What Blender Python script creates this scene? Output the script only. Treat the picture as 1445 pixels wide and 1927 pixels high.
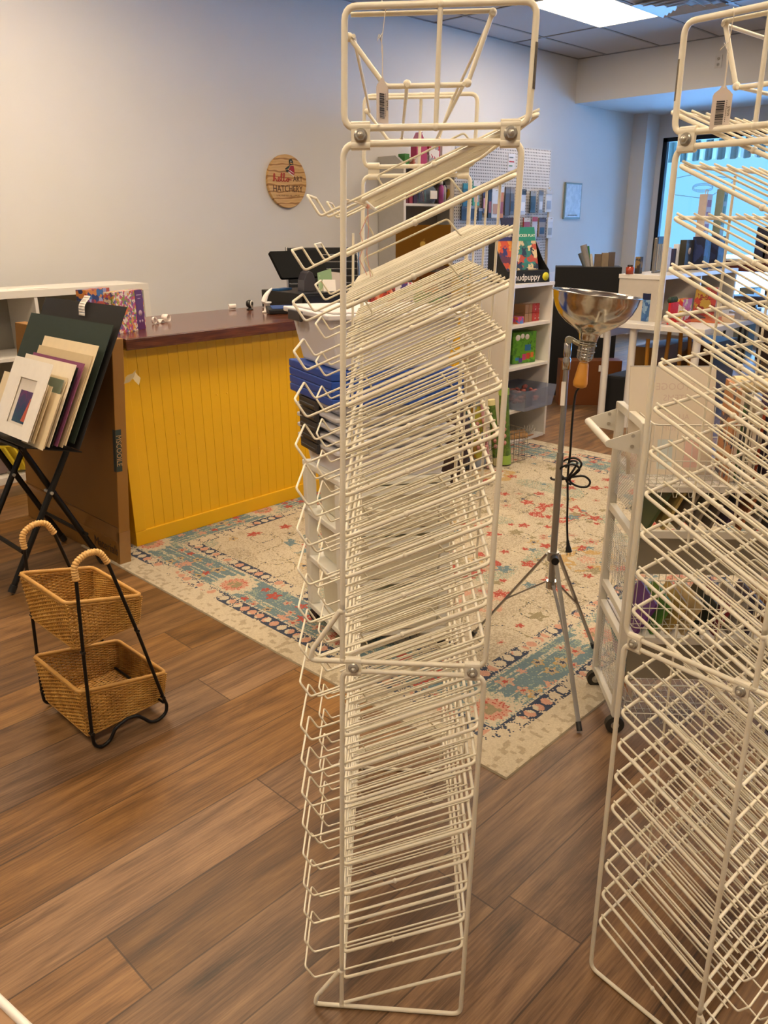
import bpy, bmesh, math, random
from mathutils import Vector as V, Matrix
random.seed(7)
S = bpy.context.scene
C = bpy.context.collection
for o in list(bpy.data.objects): bpy.data.objects.remove(o)

# ------------------------------------------------------------------ camera
H = 1.4
cd = bpy.data.cameras.new('camera'); cam = bpy.data.objects.new('camera', cd); C.objects.link(cam)
YAW, PIT, ROL = 0.798674414, 0.343879866, -0.00684015
fw = V((math.sin(YAW)*math.cos(PIT), math.cos(YAW)*math.cos(PIT), -math.sin(PIT)))
rt = V((math.cos(YAW), -math.sin(YAW), 0)); up = rt.cross(fw)
r2 = rt*math.cos(ROL)+up*math.sin(ROL); u2 = -rt*math.sin(ROL)+up*math.cos(ROL)
m3 = Matrix((r2, u2, -fw)).transposed()
cam.matrix_world = Matrix.Translation((0, 0, H)) @ m3.to_4x4()
cd.sensor_fit = 'VERTICAL'; cd.sensor_height = 36; cd.lens = 1507.944/1927*36
cd.clip_start = 0.05; cd.clip_end = 200
S.camera = cam
# ------------------------------------------------------------------ view
S.view_settings.view_transform = 'Standard'
try: S.view_settings.look = 'None'
except Exception: pass
S.view_settings.gamma = 1.0; S.view_settings.exposure = 0.22
S.view_settings.use_curve_mapping = False
# ------------------------------------------------------------------ world (daylight)
SKY_STR = 1.0
LAMP_STR = 20.0
LAMP_COL = (1.0, 0.79, 0.55)
w = bpy.data.worlds.new('daylight'); S.world = w; w.use_nodes = True
nt = w.node_tree; bg = nt.nodes['Background']
bg.inputs[1].default_value = SKY_STR
# clear sky: pale near the horizon, much brighter higher up
_tc = nt.nodes.new('ShaderNodeTexCoord'); _sp = nt.nodes.new('ShaderNodeSeparateXYZ'); _rp = nt.nodes.new('ShaderNodeValToRGB')
nt.links.new(_tc.outputs['Generated'], _sp.inputs[0]); nt.links.new(_sp.outputs[2], _rp.inputs[0]); nt.links.new(_rp.outputs[0], bg.inputs[0])
_e = _rp.color_ramp.elements; _e[0].position = .12; _e[0].color = (.30, .74, 1.25, 1); _e[1].position = .40; _e[1].color = (6.0, 13.5, 26.0, 1)
# daylight portal in the shop window (steers sky sampling only)
HC = 3.12; WY = 5.451; WX = 8.731; WIN_X = 10.42; SOF = 2.675
pd = bpy.data.lights.new('window_daylight', 'AREA'); pd.shape = 'RECTANGLE'; pd.size = 6.2; pd.size_y = 1.95
pd.cycles.is_portal = True
po = bpy.data.objects.new('window_daylight', pd); C.objects.link(po)
po.location = (WIN_X+0.05, 2.1, 1.45); po.rotation_euler = (math.pi/2, 0, math.pi/2)

# ------------------------------------------------------------------ materials
def lin(c):
    if isinstance(c, str):
        c = c.lstrip('#'); c = [int(c[i:i+2], 16)/255 for i in (0, 2, 4)]
        return tuple(((x+.055)/1.055)**2.4 if x > .04045 else x/12.92 for x in c)
    return tuple(c)
MATS = {}
def mat(name, col, rough=.5, metal=0, noise=.06, scale=30, bump=0, spec=.5, coat=0, emit=None, estr=0, alpha=1, trans=0):
    if name in MATS: return MATS[name]
    m = bpy.data.materials.new(name); m.use_nodes = True; n = m.node_tree; b = n.nodes['Principled BSDF']
    c = lin(col)
    tc = n.nodes.new('ShaderNodeTexCoord'); no = n.nodes.new('ShaderNodeTexNoise'); no.inputs['Scale'].default_value = scale
    no.inputs['Detail'].default_value = 4
    n.links.new(tc.outputs['Object'], no.inputs['Vector'])
    mx = n.nodes.new('ShaderNodeMix'); mx.data_type = 'RGBA'
    mx.inputs[6].default_value = (*[x*(1-noise) for x in c], 1); mx.inputs[7].default_value = (*[min(1, x*(1+noise)) for x in c], 1)
    n.links.new(no.outputs['Fac'], mx.inputs[0]); n.links.new(mx.outputs[2], b.inputs['Base Color'])
    b.inputs['Roughness'].default_value = rough; b.inputs['Metallic'].default_value = metal
    b.inputs['Specular IOR Level'].default_value = spec; b.inputs['Coat Weight'].default_value = coat
    if bump:
        bu = n.nodes.new('ShaderNodeBump'); bu.inputs['Strength'].default_value = bump; bu.inputs['Distance'].default_value = .002
        n.links.new(no.outputs['Fac'], bu.inputs['Height']); n.links.new(bu.outputs[0], b.inputs['Normal'])
    if emit: b.inputs['Emission Color'].default_value = (*lin(emit), 1); b.inputs['Emission Strength'].default_value = estr
    b.inputs['Alpha'].default_value = alpha; b.inputs['Transmission Weight'].default_value = trans
    MATS[name] = m; return m
class NT:
    """tiny node-graph writer"""
    def __init__(s, name):
        s.m = bpy.data.materials.new(name); s.m.use_nodes = True; s.n = s.m.node_tree; s.b = s.n.nodes['Principled BSDF']; MATS[name] = s.m
    def node(s, t, **k):
        x = s.n.nodes.new(t)
        for a, v in k.items(): setattr(x, a, v)
        return x
    def put(s, sock, v):
        if hasattr(v, 'links') or isinstance(v, bpy.types.NodeSocket): s.n.links.new(v, sock)
        else: sock.default_value = v
    def math(s, op, a, b=None, c=None):
        x = s.node('ShaderNodeMath', operation=op); s.put(x.inputs[0], a)
        if b is not None: s.put(x.inputs[1], b)
        if c is not None: s.put(x.inputs[2], c)
        return x.outputs[0]
    def mix(s, f, a, b):
        x = s.node('ShaderNodeMix', data_type='RGBA'); s.put(x.inputs[0], f)
        for i, v in ((6, a), (7, b)):
            if isinstance(v, (tuple, str)): v = (*lin(v), 1)
            s.put(x.inputs[i], v)
        return x.outputs[2]
    def obj(s):
        tc = s.node('ShaderNodeTexCoord'); sp = s.node('ShaderNodeSeparateXYZ'); s.n.links.new(tc.outputs['Object'], sp.inputs[0]); return tc.outputs['Object'], sp.outputs
    def comb(s, x, y, z):
        c = s.node('ShaderNodeCombineXYZ'); s.put(c.inputs[0], x); s.put(c.inputs[1], y); s.put(c.inputs[2], z); return c.outputs[0]
    def noise(s, vec, scale, detail=4, rough=.5, dist=0):
        x = s.node('ShaderNodeTexNoise'); s.put(x.inputs['Vector'], vec); x.inputs['Scale'].default_value = scale
        x.inputs['Detail'].default_value = detail; x.inputs['Roughness'].default_value = rough; x.inputs['Distortion'].default_value = dist; return x.outputs['Fac']
    def ramp(s, f, stops):
        x = s.node('ShaderNodeValToRGB'); s.put(x.inputs[0], f); e = x.color_ramp.elements
        while len(e) < len(stops): e.new(.5)
        for i, (p, c) in enumerate(stops):
            e[i].position = p; e[i].color = (*lin(c), 1)
        return x.outputs[0]
    def bump(s, h, st=.3, d=.002):
        x = s.node('ShaderNodeBump'); x.inputs['Strength'].default_value = st; x.inputs['Distance'].default_value = d; s.put(x.inputs['Height'], h); s.n.links.new(x.outputs[0], s.b.inputs['Normal'])

# ------------------------------------------------------------------ mesh builder
def frame_of(d):
    d = d.normalized(); a = V((0, 0, 1)) if abs(d.z) < .9 else V((1, 0, 0))
    x = d.cross(a).normalized(); return x, d.cross(x)
def fillet(pts, r, n=5, closed=False):
    """round the corners of a polyline"""
    pts = [V(p) for p in pts]; out = []; N = len(pts)
    for i, p in enumerate(pts):
        if not closed and i in (0, N-1): out.append(p); continue
        a = pts[(i-1) % N]-p; b = pts[(i+1) % N]-p
        ang = a.angle(b, 0)
        if ang > 3.1 or ang < .01: out.append(p); continue
        t = min(r/math.tan(ang/2), a.length*.48, b.length*.48)
        p0 = p+a.normalized()*t; p1 = p+b.normalized()*t
        for k in range(n+1):
            f = k/n; out.append(p0*(1-f)**2+p*2*f*(1-f)+p1*f*f)
    return out
class MB:
    def __init__(s): s.v = []; s.f = []; s.mi = []; s.sm = []
    def add(s, vs, fs, mi=0, sm=False):
        o = len(s.v); s.v += [V(x) for x in vs]; s.f += [tuple(i+o for i in f) for f in fs]; s.mi += [mi]*len(fs); s.sm += [sm]*len(fs); return s
    def box(s, c, sz, M=None, mi=0):
        c = V(c); vs = []
        for x in (-.5, .5):
            for y in (-.5, .5):
                for z in (-.5, .5):
                    p = V((x*sz[0], y*sz[1], z*sz[2])); vs.append(c+((M @ p) if M is not None else p))
        return s.add(vs, [(0, 1, 3, 2), (4, 6, 7, 5), (0, 4, 5, 1), (2, 3, 7, 6), (0, 2, 6, 4), (1, 5, 7, 3)], mi)
    def bx(s, x0, x1, y0, y1, z0, z1, mi=0):
        return s.box(((x0+x1)/2, (y0+y1)/2, (z0+z1)/2), (x1-x0, y1-y0, z1-z0), None, mi)
    def hexa(s, p, mi=0):
        """8 points: bottom 4 (ccw), top 4"""
        return s.add(p, [(3, 2, 1, 0), (4, 5, 6, 7), (0, 1, 5, 4), (1, 2, 6, 5), (2, 3, 7, 6), (3, 0, 4, 7)], mi)
    def tube(s, pts, r, n=6, closed=False, mi=0, rr=None):
        pts = [V(p) for p in pts]; N = len(pts); vs = []; fs = []
        x, y = frame_of(pts[1]-pts[0])
        for i, p in enumerate(pts):
            if closed: t = (pts[(i+1) % N]-pts[i-1])
            else: t = pts[min(i+1, N-1)]-pts[max(i-1, 0)]
            if t.length < 1e-9: t = V((0, 0, 1))
            t.normalize(); x = (x-t*x.dot(t))
            if x.length < 1e-6: x, _ = frame_of(t)
            x.normalize(); y = t.cross(x); q = rr[i] if rr else r
            for k in range(n):
                a = 2*math.pi*k/n; vs.append(p+x*(math.cos(a)*q)+y*(math.sin(a)*q))
        for i in range(N if closed else N-1):
            for k in range(n):
                a = i*n+k; b = i*n+(k+1) % n; j = (i+1) % N; fs.append((a, b, j*n+(k+1) % n, j*n+k))
        s.add(vs, fs, mi, True)
        if not closed:
            s.add(vs[:n], [tuple(reversed(range(n)))], mi); s.add(vs[-n:], [tuple(range(n))], mi)
        return s
    def cyl(s, a, b, r, r1=None, n=20, mi=0):
        return s.tube([a, b], r, n, mi=mi, rr=[r, r if r1 is None else r1])
    def lathe(s, prof, M=None, n=32, mi=0, sm=True):
        vs = []; fs = []
        for (r, z) in prof:
            for k in range(n):
                a = 2*math.pi*k/n; p = V((r*math.cos(a), r*math.sin(a), z)); vs.append((M @ p) if M is not None else p)
        for i in range(len(prof)-1):
            for k in range(n):
                fs.append((i*n+k, i*n+(k+1) % n, (i+1)*n+(k+1) % n, (i+1)*n+k))
        return s.add(vs, fs, mi, sm)
    def sphere(s, c, r, n=12, mi=0, sc=(1, 1, 1)):
        c = V(c); prof = [(math.sin(math.pi*i/8)*r, -math.cos(math.pi*i/8)*r) for i in range(9)]
        return s.lathe(prof, Matrix.Translation(c) @ Matrix.Diagonal((*sc, 1)), n, mi)
    def prism(s, poly, M, t, mi=0):
        """2D polygon in local xy, thickness t in local z"""
        n = len(poly); vs = [M @ V((p[0], p[1], 0)) for p in poly]+[M @ V((p[0], p[1], t)) for p in poly]
        fs = [tuple(reversed(range(n))), tuple(range(n, 2*n))]+[(i, (i+1) % n, n+(i+1) % n, n+i) for i in range(n)]
        return s.add(vs, fs, mi)
    def text(s, txt, size, M, mi=0, ext=.0005, align='CENTER', sx=1):
        cu = bpy.data.curves.new('t', 'FONT'); cu.body = txt; cu.size = size; cu.align_x = align; cu.align_y = 'CENTER'; cu.extrude = ext; cu.resolution_u = 2
        ob = bpy.data.objects.new('t', cu); C.objects.link(ob); dg = bpy.context.evaluated_depsgraph_get(); dg.update()
        me = bpy.data.meshes.new_from_object(ob.evaluated_get(dg))
        s.add([M @ V((v.co.x*sx, v.co.y, v.co.z)) for v in me.vertices], [tuple(p.vertices) for p in me.polygons], mi)
        bpy.data.objects.remove(ob); bpy.data.meshes.remove(me); bpy.data.curves.remove(cu); return s
    def build(s, name, mats, parent=None, org=None, bevel=0, **tags):
        if not isinstance(mats, (list, tuple)): mats = [mats]
        if parent is not None: org = ORG[parent.name]
        if org is None:
            lo = [min(v[i] for v in s.v) for i in range(3)]; hi = [max(v[i] for v in s.v) for i in range(3)]
            org = ((lo[0]+hi[0])/2, (lo[1]+hi[1])/2, lo[2])
        org = V(org); me = bpy.data.meshes.new(name)
        me.from_pydata([tuple(v-org) for v in s.v], [], s.f)
        me.polygons.foreach_set('material_index', s.mi); me.polygons.foreach_set('use_smooth', s.sm)
        for m in mats: me.materials.append(m)
        me.update(); ob = bpy.data.objects.new(name, me); C.objects.link(ob)
        if parent is not None: ob.parent = parent
        else: ob.location = org
        ORG[ob.name] = org
        if bevel:
            b = ob.modifiers.new('bevel', 'BEVEL'); b.width = bevel; b.segments = 2; b.limit_method = 'ANGLE'
        for k, v in tags.items(): ob[k] = v
        return ob
ORG = {}
def empty(name, loc, label, cat, group=None):
    o = bpy.data.objects.new(name, None); C.objects.link(o); o.location = loc; o.empty_display_size = .05
    ORG[o.name] = V(loc); o['label'] = label; o['category'] = cat
    if group: o['group'] = group
    return o
def T(label, cat, group=None):
    d = dict(label=label, category=cat)
    if group: d['group'] = group
    return d
ST = dict(kind='structure')
def MX(o, x, y, z):
    """matrix from origin and three axis vectors"""
    M = Matrix.Identity(4)
    for i, a in enumerate((x, y, z)):
        for j in range(3): M[j][i] = a[j]
    for j in range(3): M[j][3] = o[j]
    return M
def rz(a): return Matrix.Rotation(a, 4, 'Z')
def dup(root, loc, rot=0, label=None, group=None):
    r = root.copy(); C.objects.link(r); r.location = loc; r.rotation_euler = (0, 0, rot)
    if label: r['label'] = label
    if group: r['group'] = group
    for ch in list(root.children):
        c = ch.copy(); C.objects.link(c); c.parent = r
        for g in ch.children:
            d = g.copy(); C.objects.link(d); d.parent = c
    return r

# ================================================================== STRUCTURE
def wall_material():
    g = NT('wall_paint'); o, xyz = g.obj()
    c = g.mix(g.noise(o, 3), '#cecbc6', '#d3d0cb'); g.put(g.b.inputs['Base Color'], c); g.b.inputs['Roughness'].default_value = .75
    g.bump(g.noise(o, 220, 3), .15, .001); return g.m
M_wall = wall_material()
def floor_material():
    g = NT('vinyl_plank'); o, (x, y, z) = g.obj()
    PW = .1816
    rowf = g.math('DIVIDE', g.math('SUBTRACT', y, 1.134), PW); row = g.math('FLOOR', rowf); fr = g.math('FRACT', rowf)
    wn = g.node('ShaderNodeTexWhiteNoise', noise_dimensions='1D'); g.put(wn.inputs['W'], row)
    xo = g.math('DIVIDE', g.math('ADD', x, g.math('MULTIPLY', wn.outputs['Value'], 1.22)), 1.22)
    col = g.math('FLOOR', xo); fx = g.math('FRACT', xo)
    w2 = g.node('ShaderNodeTexWhiteNoise', noise_dimensions='2D'); g.put(w2.inputs['Vector'], g.comb(row, col, 0)); rnd = w2.outputs['Value']
    off = g.comb(g.math('MULTIPLY', rnd, 37), g.math('MULTIPLY', rnd, 91), 0)
    st = g.comb(g.math('MULTIPLY', x, 1.0), g.math('MULTIPLY', y, 4.5), 0)
    va = g.node('ShaderNodeVectorMath', operation='ADD'); g.put(va.inputs[0], st); g.put(va.inputs[1], off)
    n1 = g.noise(va.outputs[0], 1.7, 6, .62, 1.2)
    st2 = g.comb(g.math('MULTIPLY', x, 3.0), g.math('MULTIPLY', y, 90.0), 0)
    va2 = g.node('ShaderNodeVectorMath', operation='ADD'); g.put(va2.inputs[0], st2); g.put(va2.inputs[1], off)
    n2 = g.noise(va2.outputs[0], 2.0, 4, .7)
    # growth rings
    wv = g.node('ShaderNodeTexWave', wave_type='BANDS', bands_direction='Y'); g.put(wv.inputs['Vector'], va.outputs[0])
    wv.inputs['Scale'].default_value = 1.1; wv.inputs['Distortion'].default_value = 9; wv.inputs['Detail'].default_value = 3; wv.inputs['Detail Scale'].default_value = .6
    f = g.math('ADD', g.math('MULTIPLY', n1, .52), g.math('ADD', g.math('MULTIPLY', n2, .42), g.math('MULTIPLY', wv.outputs['Fac'], .05)))
    c = g.ramp(f, [(.32, '#38260f'), (.43, '#5e4020'), (.52, '#78552f'), (.61, '#8b663a'), (.72, '#9c7846')])
    tone = g.node('ShaderNodeHueSaturation'); g.put(tone.inputs['Color'], c); g.put(tone.inputs['Value'], g.math('ADD', .66, g.math('MULTIPLY', rnd, .62)))
    g.put(tone.inputs['Saturation'], g.math('ADD', .85, g.math('MULTIPLY', wn.outputs['Value'], .2)))
    e1 = g.math('MINIMUM', fr, g.math('SUBTRACT', 1, fr)); e2 = g.math('MULTIPLY', g.math('MINIMUM', fx, g.math('SUBTRACT', 1, fx)), 1.22/PW)
    e = g.math('MINIMUM', e1, e2); gap = g.math('LESS_THAN', e, .010)
    c2 = g.mix(g.math('MULTIPLY', gap, .7), tone.outputs[0], '#2a1c12'); g.put(g.b.inputs['Base Color'], c2)
    g.put(g.b.inputs['Roughness'], g.math('ADD', .36, g.math('MULTIPLY', n2, .16))); g.b.inputs['Specular IOR Level'].default_value = .4
    g.bump(g.math('SUBTRACT', n2, g.math('MULTIPLY', gap, 2)), .12, .001); return g.m
M_floor = floor_material()
def ceiling_material():
    g = NT('acoustic_tile'); o, (x, y, z) = g.obj()
    c = g.mix(g.noise(o, 160, 3), '#b3adaa', '#bfb9b5'); g.put(g.b.inputs['Base Color'], c); g.b.inputs['Roughness'].default_value = .9
    g.bump(g.noise(o, 240, 4), .4, .002); return g.m
M_ceil = ceiling_material()
M_grid = mat('ceiling_grid_metal', '#8a8784', .5)
M_white = mat('white_laminate', '#d8d3ca', .35, noise=.02, scale=8)
M_black = mat('black_plastic', '#121212', .4)
X0, Y0 = -2.6, -3.2
MB().bx(X0, 12.5, Y0, WY, -.1, 0).build('floor', M_floor, org=(0, 0, 0), **ST)
MB().bx(X0, WIN_X, WY, WY+.12, 0, HC).build('wall_left', M_wall, org=(0, WY, 0), **ST)
MB().bx(X0-.12, X0, Y0, WY, 0, HC).build('wall_back', M_wall, **ST)
MB().bx(X0, WIN_X+.1, Y0-.12, Y0, 0, HC).build('wall_right', M_wall, **ST)
MB().bx(X0, WX, Y0, WY, HC, HC+.1).build('ceiling', M_ceil, org=(0, 0, HC), **ST)
# soffit over the shop window: dropped box
MB().bx(WX, WIN_X+.1, Y0, WY, SOF, HC+.1).build('wall_soffit', M_wall, **ST)
# window wall: pilaster, lintel, sill wall
MB().bx(10.1, WIN_X+.1, 5.259, WY, 0, SOF).build('wall_pilaster', M_wall, **ST)
WT, WB = 2.41, .35
MB().bx(WIN_X, WIN_X+.12, Y0, 5.259, WT, SOF).build('wall_lintel', M_wall, **ST)
MB().bx(WIN_X, WIN_X+.12, Y0, 5.259, 0, WB).build('wall_window', M_wall, **ST)
MB().bx(WIN_X, WIN_X+.12, 5.19, 5.259, WB, WT).build('wall_reveal', M_wall, **ST)
# ceiling grid: tees proud of the tiles, one object
g = MB()
yy = 4.486-.61*13
while yy < WY: g.bx(X0, WX, yy-.012, yy+.012, HC-.006, HC+.002); yy += .61
xx = WX-1.22*10
xx = WX-1.22*9
while xx < WX: g.bx(xx-.012, xx+.012, Y0, WY, HC-.007, HC+.001); xx += 1.22
g.bx(X0, WX, WY-.02, WY, HC-.006, HC); g.bx(WX-.02, WX, Y0, WY, HC-.006, HC)
g.build('trim_1', M_grid, **ST)
MB().bx(X0, 10.1, WY-.012, WY, 0, .1).build('baseboard_left', mat('baseboard_vinyl', '#6d665e', .5), **ST)
# window frame and glass
M_frame = mat('dark_aluminium', '#20242a', .35, .6)
wf = MB()
for (a, b, c, d) in ((5.135, 5.19, WB, WT), (Y0, 5.19, WT-.05, WT), (Y0, 5.19, WB, WB+.06), (2.0, 2.06, WB, WT), (-.9, -.84, WB, WT)): wf.bx(WIN_X+.01, WIN_X+.07, a, b, c, d)
win = wf.build('window_1', M_frame, **ST)
gl = bpy.data.materials.new('window_glass'); gl.use_nodes = True; n = gl.node_tree; n.nodes.clear()
out = n.nodes.new('ShaderNodeOutputMaterial'); mxs = n.nodes.new('ShaderNodeMixShader'); tr = n.nodes.new('ShaderNodeBsdfTransparent'); gs = n.nodes.new('ShaderNodeBsdfGlossy')
fr = n.nodes.new('ShaderNodeFresnel'); gs.inputs['Roughness'].default_value = .02; tr.inputs[0].default_value = (.92, .97, 1, 1)
n.links.new(fr.outputs[0], mxs.inputs[0]); n.links.new(tr.outputs[0], mxs.inputs[1]); n.links.new(gs.outputs[0], mxs.inputs[2]); n.links.new(mxs.outputs[0], out.inputs[0])
MB().bx(WIN_X+.035, WIN_X+.041, Y0, 5.14, WB+.05, WT-.04).build('glass_pane', gl, win)
MB().bx(WIN_X-.16, WIN_X+.01, Y0, 5.19, WB-.04, WB).build('window_sill', M_wall, **ST).name = 'trim_2'
# outside: pavement
MB().bx(WIN_X+.2, 40, -20, 20, -.16, -.02).build('ground', mat('pavement', '#c4ccd2', .8), **ST)

# electric outlet on the soffit
pl = MB(); pl.bx(WX-.006, WX, 3.815, 3.885, 2.84, 2.955)
op = pl.build('wall_outlet', mat('outlet_plastic', '#c9c3bb', .4), bevel=.001, **T('white duplex power outlet mounted high on the dropped soffit', 'outlet'))
sk = MB()
for z in (2.872, 2.922):
    sk.lathe([(.0, 0), (.016, 0), (.016, .003), (0, .003)], MX((WX-.006, 3.85, z), (0, 1, 0), (0, 0, 1), (-1, 0, 0)), 16)
skp = sk.build('socket', mat('outlet_face', '#b9b3ab', .4), op)
s2 = MB()
for z in (2.872, 2.922):
    for dy in (-.006, .006): s2.bx(WX-.0105, WX-.009, 3.85+dy-.0012, 3.85+dy+.0012, z-.002, z+.007)
    s2.bx(WX-.0105, WX-.009, 3.847, 3.853, z-.009, z-.005)
s2.build('slot', M_black, skp)

# ------------------------------------------------------------------ ceiling light panels (2x4 ft troffers)
M_diff = mat('light_diffuser', '#ffffff', .6, emit='#ffffff', estr=1)
b = M_diff.node_tree.nodes['Principled BSDF']; b.inputs['Emission Color'].default_value = (*LAMP_COL, 1); b.inputs['Emission Strength'].default_value = LAMP_STR
def troffer(x, y, label):
    fm = MB()
    for (a, b_, c, d) in ((-.605, .605, -.3, -.285), (-.605, .605, .285, .3), (-.605, -.585, -.3, .3), (.585, .605, -.3, .3)): fm.bx(x+a, x+b_, y+c, y+d, HC-.012, HC-.003)
    e = empty('ceiling_light', (x, y, HC-.012), label, 'ceiling light', 'recessed ceiling light panels')
    fm.build('light_frame', mat('light_frame_metal', '#d7d4cf', .4), e)
    MB().bx(x-.587, x+.587, y-.287, y+.287, HC-.009, HC-.004).build('diffuser', M_diff, e)
LX = WX-1.22*1.5
for i, (x, y) in enumerate(((LX, 4.181), (LX-2.44, 2.351), (LX-4.88, 2.351), (LX-4.88, 4.181), (LX-7.32, 2.351), (LX-2.44, -.089), (LX-4.88, -.089), (LX-7.32, -.089))):
    troffer(x, y, 'glowing rectangular ceiling light panel above the pegboard corner' if i == 0 else 'glowing ceiling light panel above the '+('desk side of the shop', 'rug beside the counter', 'cube shelf', 'wicker basket stand', 'right-hand rack', 'camera position', 'rear left of the shop')[i-1])
# air vent
e = empty('ceiling_vent', (LX, 3.571, HC-.015), 'square metal air diffuser in the ceiling beside the light panel', 'vent')
M_vent = mat('vent_metal', '#c5c5c5', .35)
for k, s_ in enumerate((.29, .22, .15, .08)):
    q = MB(); z1 = HC-.004-.004*k; a = s_; t = .035
    for (sx, sy) in ((1, 0), (-1, 0), (0, 1), (0, -1)):
        if sx: q.hexa([V((LX+.33+sx*a, 3.571-a, z1-.02)), V((LX+.33+sx*(a-t), 3.571-a+t, z1)), V((LX+.33+sx*(a-t), 3.571+a-t, z1)), V((LX+.33+sx*a, 3.571+a, z1-.02)),
                       V((LX+.33+sx*a, 3.571-a, z1-.017)), V((LX+.33+sx*(a-t), 3.571-a+t, z1+.003)), V((LX+.33+sx*(a-t), 3.571+a-t, z1+.003)), V((LX+.33+sx*a, 3.571+a, z1-.017))])
        else: q.hexa([V((LX+.33-a, 3.571+sy*a, z1-.02)), V((LX+.33-a+t, 3.571+sy*(a-t), z1)), V((LX+.33+a-t, 3.571+sy*(a-t), z1)), V((LX+.33+a, 3.571+sy*a, z1-.02)),
                       V((LX+.33-a, 3.571+sy*a, z1-.017)), V((LX+.33-a+t, 3.571+sy*(a-t), z1+.003)), V((LX+.33+a-t, 3.571+sy*(a-t), z1+.003)), V((LX+.33+a, 3.571+sy*a, z1-.017))])
    q.build('vent_vane', M_vent, e)
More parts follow.
